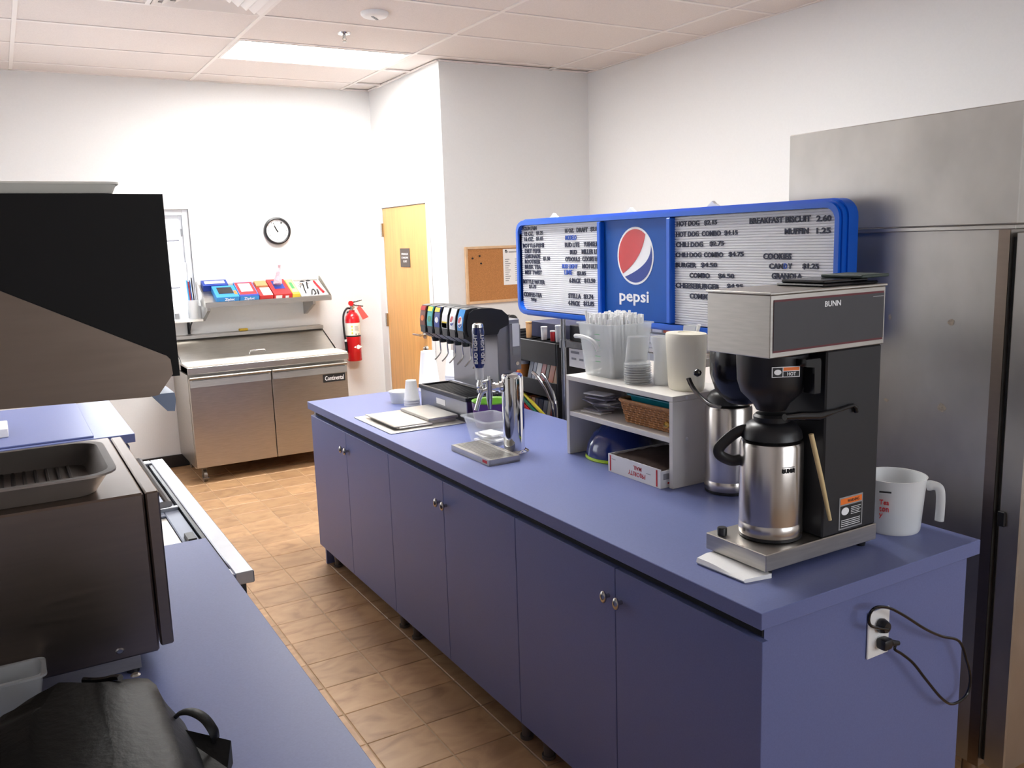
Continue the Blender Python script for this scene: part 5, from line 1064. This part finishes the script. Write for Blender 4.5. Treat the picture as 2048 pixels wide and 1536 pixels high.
# lettering of the menu: (text, u0, u1, baseline v at u0, cap height) in crop pixels
def menu_lines(rows, cx, cy, s, par, x):
    for t_, u0, u1, v, ch, m_ in rows:
        a = on('x', x, cx + u0 / s, cy + v / s); e = on('x', x, cx + u1 / s, cy + v / s); z1 = on('x', x, cx + u0 / s, cy + (v - ch) / s).z
        obj('menu_line', text(BM(), t_, (x, a.y, a.z), YM, ZP, a.y - e.y, z1 - a.z, .002, .03), m_, par)
LX = MX + .0078
menu_lines([(t_, u0, u1, v, ch, INKB if c_ else INK) for t_, u0, u1, v, ch, c_ in (
    ('FOUNTAIN', 133, 272, 418, 42, 0), ('12 OZ.', 152, 242, 472, 44, 0), ('$1.25', 270, 340, 466, 44, 0), ('16 OZ.', 152, 242, 527, 44, 0), ('$1.65', 270, 340, 522, 44, 0), ('BOTTLE-PEPSI', 135, 350, 592, 44, 0),
    ('DIET PEPSI', 155, 312, 647, 44, 0), ('LEMONADE', 155, 312, 700, 44, 0), ('$1.50', 342, 412, 727, 46, 0), ('ROOTBEER', 155, 312, 754, 44, 0), ('BRISK TEA', 155, 318, 808, 44, 0), ('MIST TWIST', 157, 328, 864, 44, 0),
    ('BOTTLE WATER', 138, 358, 958, 44, 0), ('$1.75', 198, 270, 1010, 44, 0), ('COFFEE-TEA', 145, 328, 1088, 46, 0), ('90¢', 218, 272, 1144, 42, 0),
    ('16 OZ.', 565, 655, 440, 46, 0), ('DRAFT', 683, 797, 434, 48, 0), ('$2.85', 824, 916, 428, 50, 0), ('MODELO', 568, 682, 513, 48, 1), ('BUD LITE', 564, 712, 586, 48, 0), ('YUENGLING', 756, 934, 581, 50, 0),
    ('BUD', 616, 686, 660, 48, 0), ('MILLER LITE', 736, 934, 656, 50, 0), ("O'DOULS", 568, 717, 731, 48, 0), ('COORS LITE', 743, 934, 730, 50, 0), ('BUD LIGHT', 537, 692, 803, 46, 1), ('MICH ULTRA', 741, 934, 804, 50, 0),
    ('LIME', 560, 637, 866, 48, 1), ('$2.85', 688, 778, 877, 46, 0), ('6-PACK', 610, 727, 950, 50, 0), ('$13.50', 762, 874, 955, 52, 0), ('STELLA', 600, 728, 1106, 50, 0), ('$3.74', 757, 853, 1118, 52, 0), ('4-PACK', 598, 718, 1180, 50, 0), ('$12.85', 755, 862, 1190, 54, 0))], 1020, 380, 5.12, pl, LX)
menu_lines([(t_, u0, u1, v, ch, INKB if c_ else INK) for t_, u0, u1, v, ch, c_ in (
    ('HOT DOG', 173, 402, 376, 54, 0), ('$2.15', 453, 586, 366, 56, 0), ('HOT DOG', 168, 398, 482, 54, 0), ('COMBO', 428, 624, 474, 54, 0), ('$4.15', 660, 796, 470, 56, 0), ('CHILI DOG', 166, 440, 587, 54, 0), ('$2.75', 510, 655, 580, 56, 0),
    ('CHILI DOG', 162, 424, 690, 52, 0), ('COMBO', 450, 648, 690, 54, 0), ('$4.75', 704, 857, 688, 56, 0), ('BURGER', 163, 372, 793, 52, 0), ('$4.50', 420, 585, 796, 54, 0), ('COMBO', 304, 510, 900, 54, 0), ('$6.50', 596, 760, 908, 56, 0),
    ('CHEESEBURGER', 163, 608, 1003, 56, 0), ('$4.95', 686, 850, 1010, 52, 0), ('COMBO', 306, 510, 1112, 56, 0), ('BREAKFAST', 918, 1262, 350, 62, 0), ('BISCUIT', 1286, 1545, 336, 66, 0), ('2.60', 1603, 1756, 326, 66, 0), ('MUFFIN', 1278, 1522, 456, 62, 0), ('1.25', 1603, 1748, 448, 62, 0),
    ('COOKIES', 1058, 1346, 710, 62, 0), ('CAN', 1118, 1262, 808, 58, 0), ('D', 1270, 1304, 808, 58, 1), ('Y', 1312, 1352, 808, 58, 0), ('$1.25', 1460, 1625, 813, 62, 0), ('GRANOLA', 1145, 1455, 910, 62, 0))], 1320, 380, 5.12, prr, LX)
for y in (1.14, 1.62, 2.20): obj('top_clip', prism(BM(), [(y - .03, mz1 + .0125), (y + .03, mz1 + .0125), (y + .012, mz1 + .022), (y, mz1 + .032), (y - .012, mz1 + .022)], 'x', MX + .02, MX + .035), WHITE, q)

# ================================================================ WIRE RACK BEHIND THE ISLAND
q = thing('wire_rack', 'zinc post storage rack behind the island under menu board', 'rack', (1.15, 1.75, 0))
KX0, KX1, KY0, KY1 = .985, 1.385, 1.27, 2.225
for x in (KX0, KX1):
    for y in (KY0, KY1):
        b = BM(); cyl(b, (x, y, .0005), (x, y, 1.62), .0127, .0127, 14)
        for k in range(30): cyl(b, (x, y, .1 + .05 * k), (x, y, .103 + .05 * k), .0133, .0133, 14)
        obj('post', b, GALV, q, True)
for z in (.22, .72, 1.245):
    b = BM()
    for y in (KY0, KY1): box(b, KX0 + .016, KX1 - .016, y - .006, y + .006, z - .03, z)
    for x in (KX0, KX1): box(b, x - .006, x + .006, KY0 + .016, KY1 - .016, z - .03, z)
    for k in range(38): cyl(b, (KX0, KY0 + .02 + .0245 * k, z - .003), (KX1, KY0 + .02 + .0245 * k, z - .003), .0022, n=5)
    for x in (KX0, KX1):
        for y in (KY0, KY1): cyl(b, (x, y, z - .035), (x, y, z + .005), .021, .018, 14)
    obj('wire_shelf', b, GALV, q)
KZ = 1.2455
def carton2(label, x0, x1, y0, y1, z0, z1, m_, pr=None, cat='box', name='supply_box', group=None):
    t = thing(name, label, cat, ((x0 + x1) / 2, (y0 + y1) / 2, z0), group); B('box_body', m_, t, x0, x1, y0, y1, z0, z1, .002)
    for (a0, a1, c0, c1, pm) in pr or ():
        b = BM(); quad(b, (x0 - .0003, a0, c0), YM, ZP, a0 - a1, c1 - c0, .0006); obj('print', b, pm, t)
    return t
carton2('white and orange supply box on the rack behind the straws', 1.0, 1.2, 1.60, 1.80, KZ + .0835, KZ + .135, PAPER, [(1.79, 1.70, KZ + .09, KZ + .125, ORANGE), (1.64, 1.605, KZ + .09, KZ + .13, mat('rust print', (206, 92, 50), .5))])
carton2('grey and rust supply box on the rack beside the orange one', 1.0, 1.2, 1.44, 1.58, KZ + .0835, KZ + .14, GREYP, [(1.50, 1.445, KZ + .09, KZ + .135, mat('rust print', (206, 92, 50), .5)), (1.57, 1.51, KZ + .09, KZ + .13, WPRINT)])
for k in range(4):
    b = BM(); box(b, .998 + .003 * (k % 2), 1.30, 1.40 - .004 * k, 1.90 + .003 * k, KZ + .0205 * k, KZ + .0205 * k + .020, .003); n = obj('foam_tray', b, PAPER); tag(n, 'flat white tray in the pile on the rack shelf', 'tray', 'white trays on the rack')
carton2('black carton on the rack next to the zinc post', .999, 1.3, 1.93, 2.19, KZ, KZ + .075, BLACKM)
for k, y in enumerate((2.15, 2.085)):
    t = thing('black_ladle', 'black round-headed ladle standing behind the zinc post', 'ladle', (1.05, y, KZ + .0755), 'ladles on the rack'); b = BM(); cyl(b, (1.05, y, KZ + .0755), (1.05, y, KZ + .12), .003, n=8); obj('handle', b, BLACK, t); obj('bowl', lathe(BM(), (1.05, y, KZ + .12), [(.004, 0), (.022, .006), (.027, .016), (.02, .026), (.002, .028)], 18), BLACK, t, True)
b = BM(); pz = 1.135; t = thing('shelf_price_tag', 'white printed card hanging under the rack shelf edge', 'price card', (KX0 - .008, 2.09, 1.135))
B('card', PAPER, t, KX0 - .0085, KX0 - .0075, 2.03, 2.165, 1.125, 1.213); quad(b, (KX0 - .0087, 2.15, 1.19), YM, ZP, .07, .012, .0004); quad(b, (KX0 - .0087, 2.145, 1.16), YM, ZP, .04, .01, .0004); quad(b, (KX0 - .0087, 2.08, 1.16), YM, ZP, .035, .01, .0004); obj('print', b, GREYP, t)
# boxes on the middle rack shelf, seen between posts
for k, (y0, y1, zt, m_, l_) in enumerate(((2.08, 2.19, .99, mat('slate carton', (88, 94, 124), .6), 'slate blue carton standing on the middle rack shelf'), (2.03, 2.075, 1.03, mat('brick carton', (196, 92, 60), .6), 'brick red carton standing on the middle rack shelf'), (1.5, 2.02, 1.0, BLUEPR2, 'wide dark blue carton on the middle rack shelf'))):
    carton2(l_, 1.0, 1.22, y0, y1, .7205, zt, m_)

# ================================================================ BLACK CANDY RACK
q = thing('candy_rack', 'black tiered candy display rack behind the soda dispenser', 'rack', (1.2, 2.68, 0))
DX0, DX1, DY0_, DY1_ = 1.0, 1.36, 2.305, 3.12
B('side_panel', BLACKM, q, DX0, DX1, DY0_, DY0_ + .012, .001, 1.215, .001); B('side_panel', BLACKM, q, DX0, DX1, DY1_ - .012, DY1_, .001, 1.215, .001)
B('back_panel', BLACKM, q, DX1 - .006, DX1, DY0_ + .0125, DY1_ - .0125, .001, 1.215)
for k, z in enumerate((1.215, 1.045, .79, .52)):
    zt = z; b = BM(); prism(b, [(DX0, zt - .105), (DX0 + .004, zt - .105), (DX0 + .004, zt)], 'y', DY0_ + .0125, DY1_ - .0125); b.free()
    b = BM(); box(b, DX0 - .002, DX0 + .003, DY0_ + .013, DY1_ - .013, zt - .11, zt - (.03 if k else 0), .001); box(b, DX0 + .003, DX1 - .007, DY0_ + .013, DY1_ - .013, zt - .11, zt - .106); obj('shelf_tray', b, BLACKM, q)
B('top_edge', GREYP, q, DX0 - .003, DX0 + .003, DY0_ + .013, DY1_ - .013, 1.2155, 1.2185)
b = BM()
for k in range(7): cyl(b, (DX0 + .01, DY0_ + .06 + .11 * k, 1.20), (DX1 - .01, DY0_ + .10 + .11 * k, 1.212), .004, n=6)
obj('divider_rod', b, BLACK, q)
CG = 'candy packs in the black rack'
cols = [('slate blue', (84, 92, 130)), ('dark brown', (70, 44, 40)), ('slate blue and white', (130, 136, 160)), ('tan', (196, 150, 110)), ('red', (176, 40, 52)), ('navy', (44, 52, 96)), ('rust orange', (212, 110, 60)), ('white', (214, 212, 214))]
k = 0
for zb, hh, ly in ((.9395, .128, .0), (.6845, .18, .0)):
    y = DY0_ + .03
    while y < DY1_ - .07:
        nm, cl_ = cols[(k * 3 + (zb < .8)) % 8]; wd = .028 + .016 * ((k * 7) % 3) / 2
        if zb > .8 and 2.65 < y < 2.78: y += .01; continue
        b = BM(); prism(b, [(DX0 + .02, zb), (DX0 + .06, zb), (DX0 + .10, zb + hh + .03), (DX0 + .06, zb + hh + .03)], 'y', y, y + wd)
        n = obj('candy_pack', b, mat('candy ' + nm, cl_, .35)); tag(n, nm + ' candy pack leaning in the ' + ('upper' if zb > .8 else 'lower') + ' tray of the black rack', 'candy', CG); y += wd + .006; k += 1
for k, (y, m_, l_) in enumerate(((2.71, PAPER, 'white topped jar with red and yellow label on candy rack'),)):
    t = thing('candy_jar', l_, 'jar', (1.06, 2.72, .9395)); 
for k, (c_, l_) in enumerate((((190, 34, 40), 'flat red magazine sticking out of the bottom candy tray'), ((40, 120, 90), 'flat green magazine sticking out of the bottom candy tray'), ((226, 210, 70), 'flat yellow magazine sticking out of the bottom candy tray'))):
    b = BM(); y = 2.65 - .07 * k; prism(b, [(y - .16, .776), (y - .16, .79), (y + .14, .924), (y + .14, .912)], 'x', DX0 + .004, DX0 + .016); n = obj('magazine', b, mat('magazine %d' % k, c_, .4)); tag(n, l_, 'magazine', 'magazines in the candy rack')
t_ = 'candy_jar'
obj('jar_body', lathe(BM(), (1.055, 2.73, .9395), [(.03, 0), (.034, .01), (.034, .12), (.03, .13)], 22), mat('jar orange', (236, 150, 70), .4), t_, True); obj('jar_lid', lathe(BM(), (1.055, 2.73, 1.07), [(.034, 0), (.034, .02)], 22), WHITE, t_, True)
b = BM(); quad(b, (1.0205, 2.752, .98), YM, ZP, .04, .05, .001); obj('jar_label', b, REDP, t_)
# silver tool handles and cable tie at the rack corner
for k, (dy, l_) in enumerate(((0, 'silver bent tube handle strapped to the candy rack corner'), (.045, 'silver bent tube handle leaning outward at candy rack corner'))):
    b = BM(); tube(b, [(.975 - .0, 2.29 + dy * .2 + .012 * k, .0008), (.975, 2.29 + dy * .2 + .012 * k, .80), (.972, 2.30 + dy, .95), (.965, 2.35 + dy * 1.6, 1.03), (.962, 2.39 + dy * 2, 1.06)], .0085, 10, 4); n = obj('tube_handle', b, CHROME, None, True); tag(n, l_, 'tool handle', 'tube handles by the candy rack')
# things on top of the rack
carton2('dark blue open carton on top of the candy rack', 1.10, 1.30, 2.33, 2.72, 1.219, 1.30, mat('dark blue card', (44, 48, 78), .6))
for k, (y, m_, l_) in enumerate(((2.65, KRAFT, 'small tan cup on top of the candy rack'), (2.50, PAPER, 'small white cup on top of the candy rack'), (2.42, REDP, 'small red tub on top of the candy rack'), (2.365, FOAM, 'tall white shaker on top of the candy rack'))):
    t = thing('small_cup', l_, 'cup', (1.05, y, 1.219), 'small tubs on the candy rack'); r_ = .017 if k != 2 else .013; hh = (.075, .06, .045, .075)[k]
    obj('cup', lathe(BM(), (1.05, y, 1.219), [(r_ * .85, 0), (r_, hh), (r_ * .9, hh + .003)], 18), m_, t, True); obj('lid', lathe(BM(), (1.05, y, 1.2225 + hh), [(r_ * 1.05, 0), (r_, .006)], 18), m_ if k != 2 else WHITE, t, True)
q = thing('ribbon_reel', 'black and copper reel standing behind the soda dispenser', 'reel', (.80, 2.55, 1.219))
obj('reel', lathe(BM(), (1.04, 2.83, 1.2755), [(.048, -.02), (.056, -.018), (.056, -.008), (.04, -.006), (.04, .006), (.056, .008), (.056, .018), (.048, .02)], 30, axis=(.35, -1, 0)), BLACKG, q, True)
obj('reel_band', lathe(BM(), (1.04, 2.83, 1.2755), [(.0405, -.005), (.0405, .005)], 30, cap=False, axis=(.35, -1, 0)), mat('copper', (216, 150, 130), .2, 1.0), q, True)
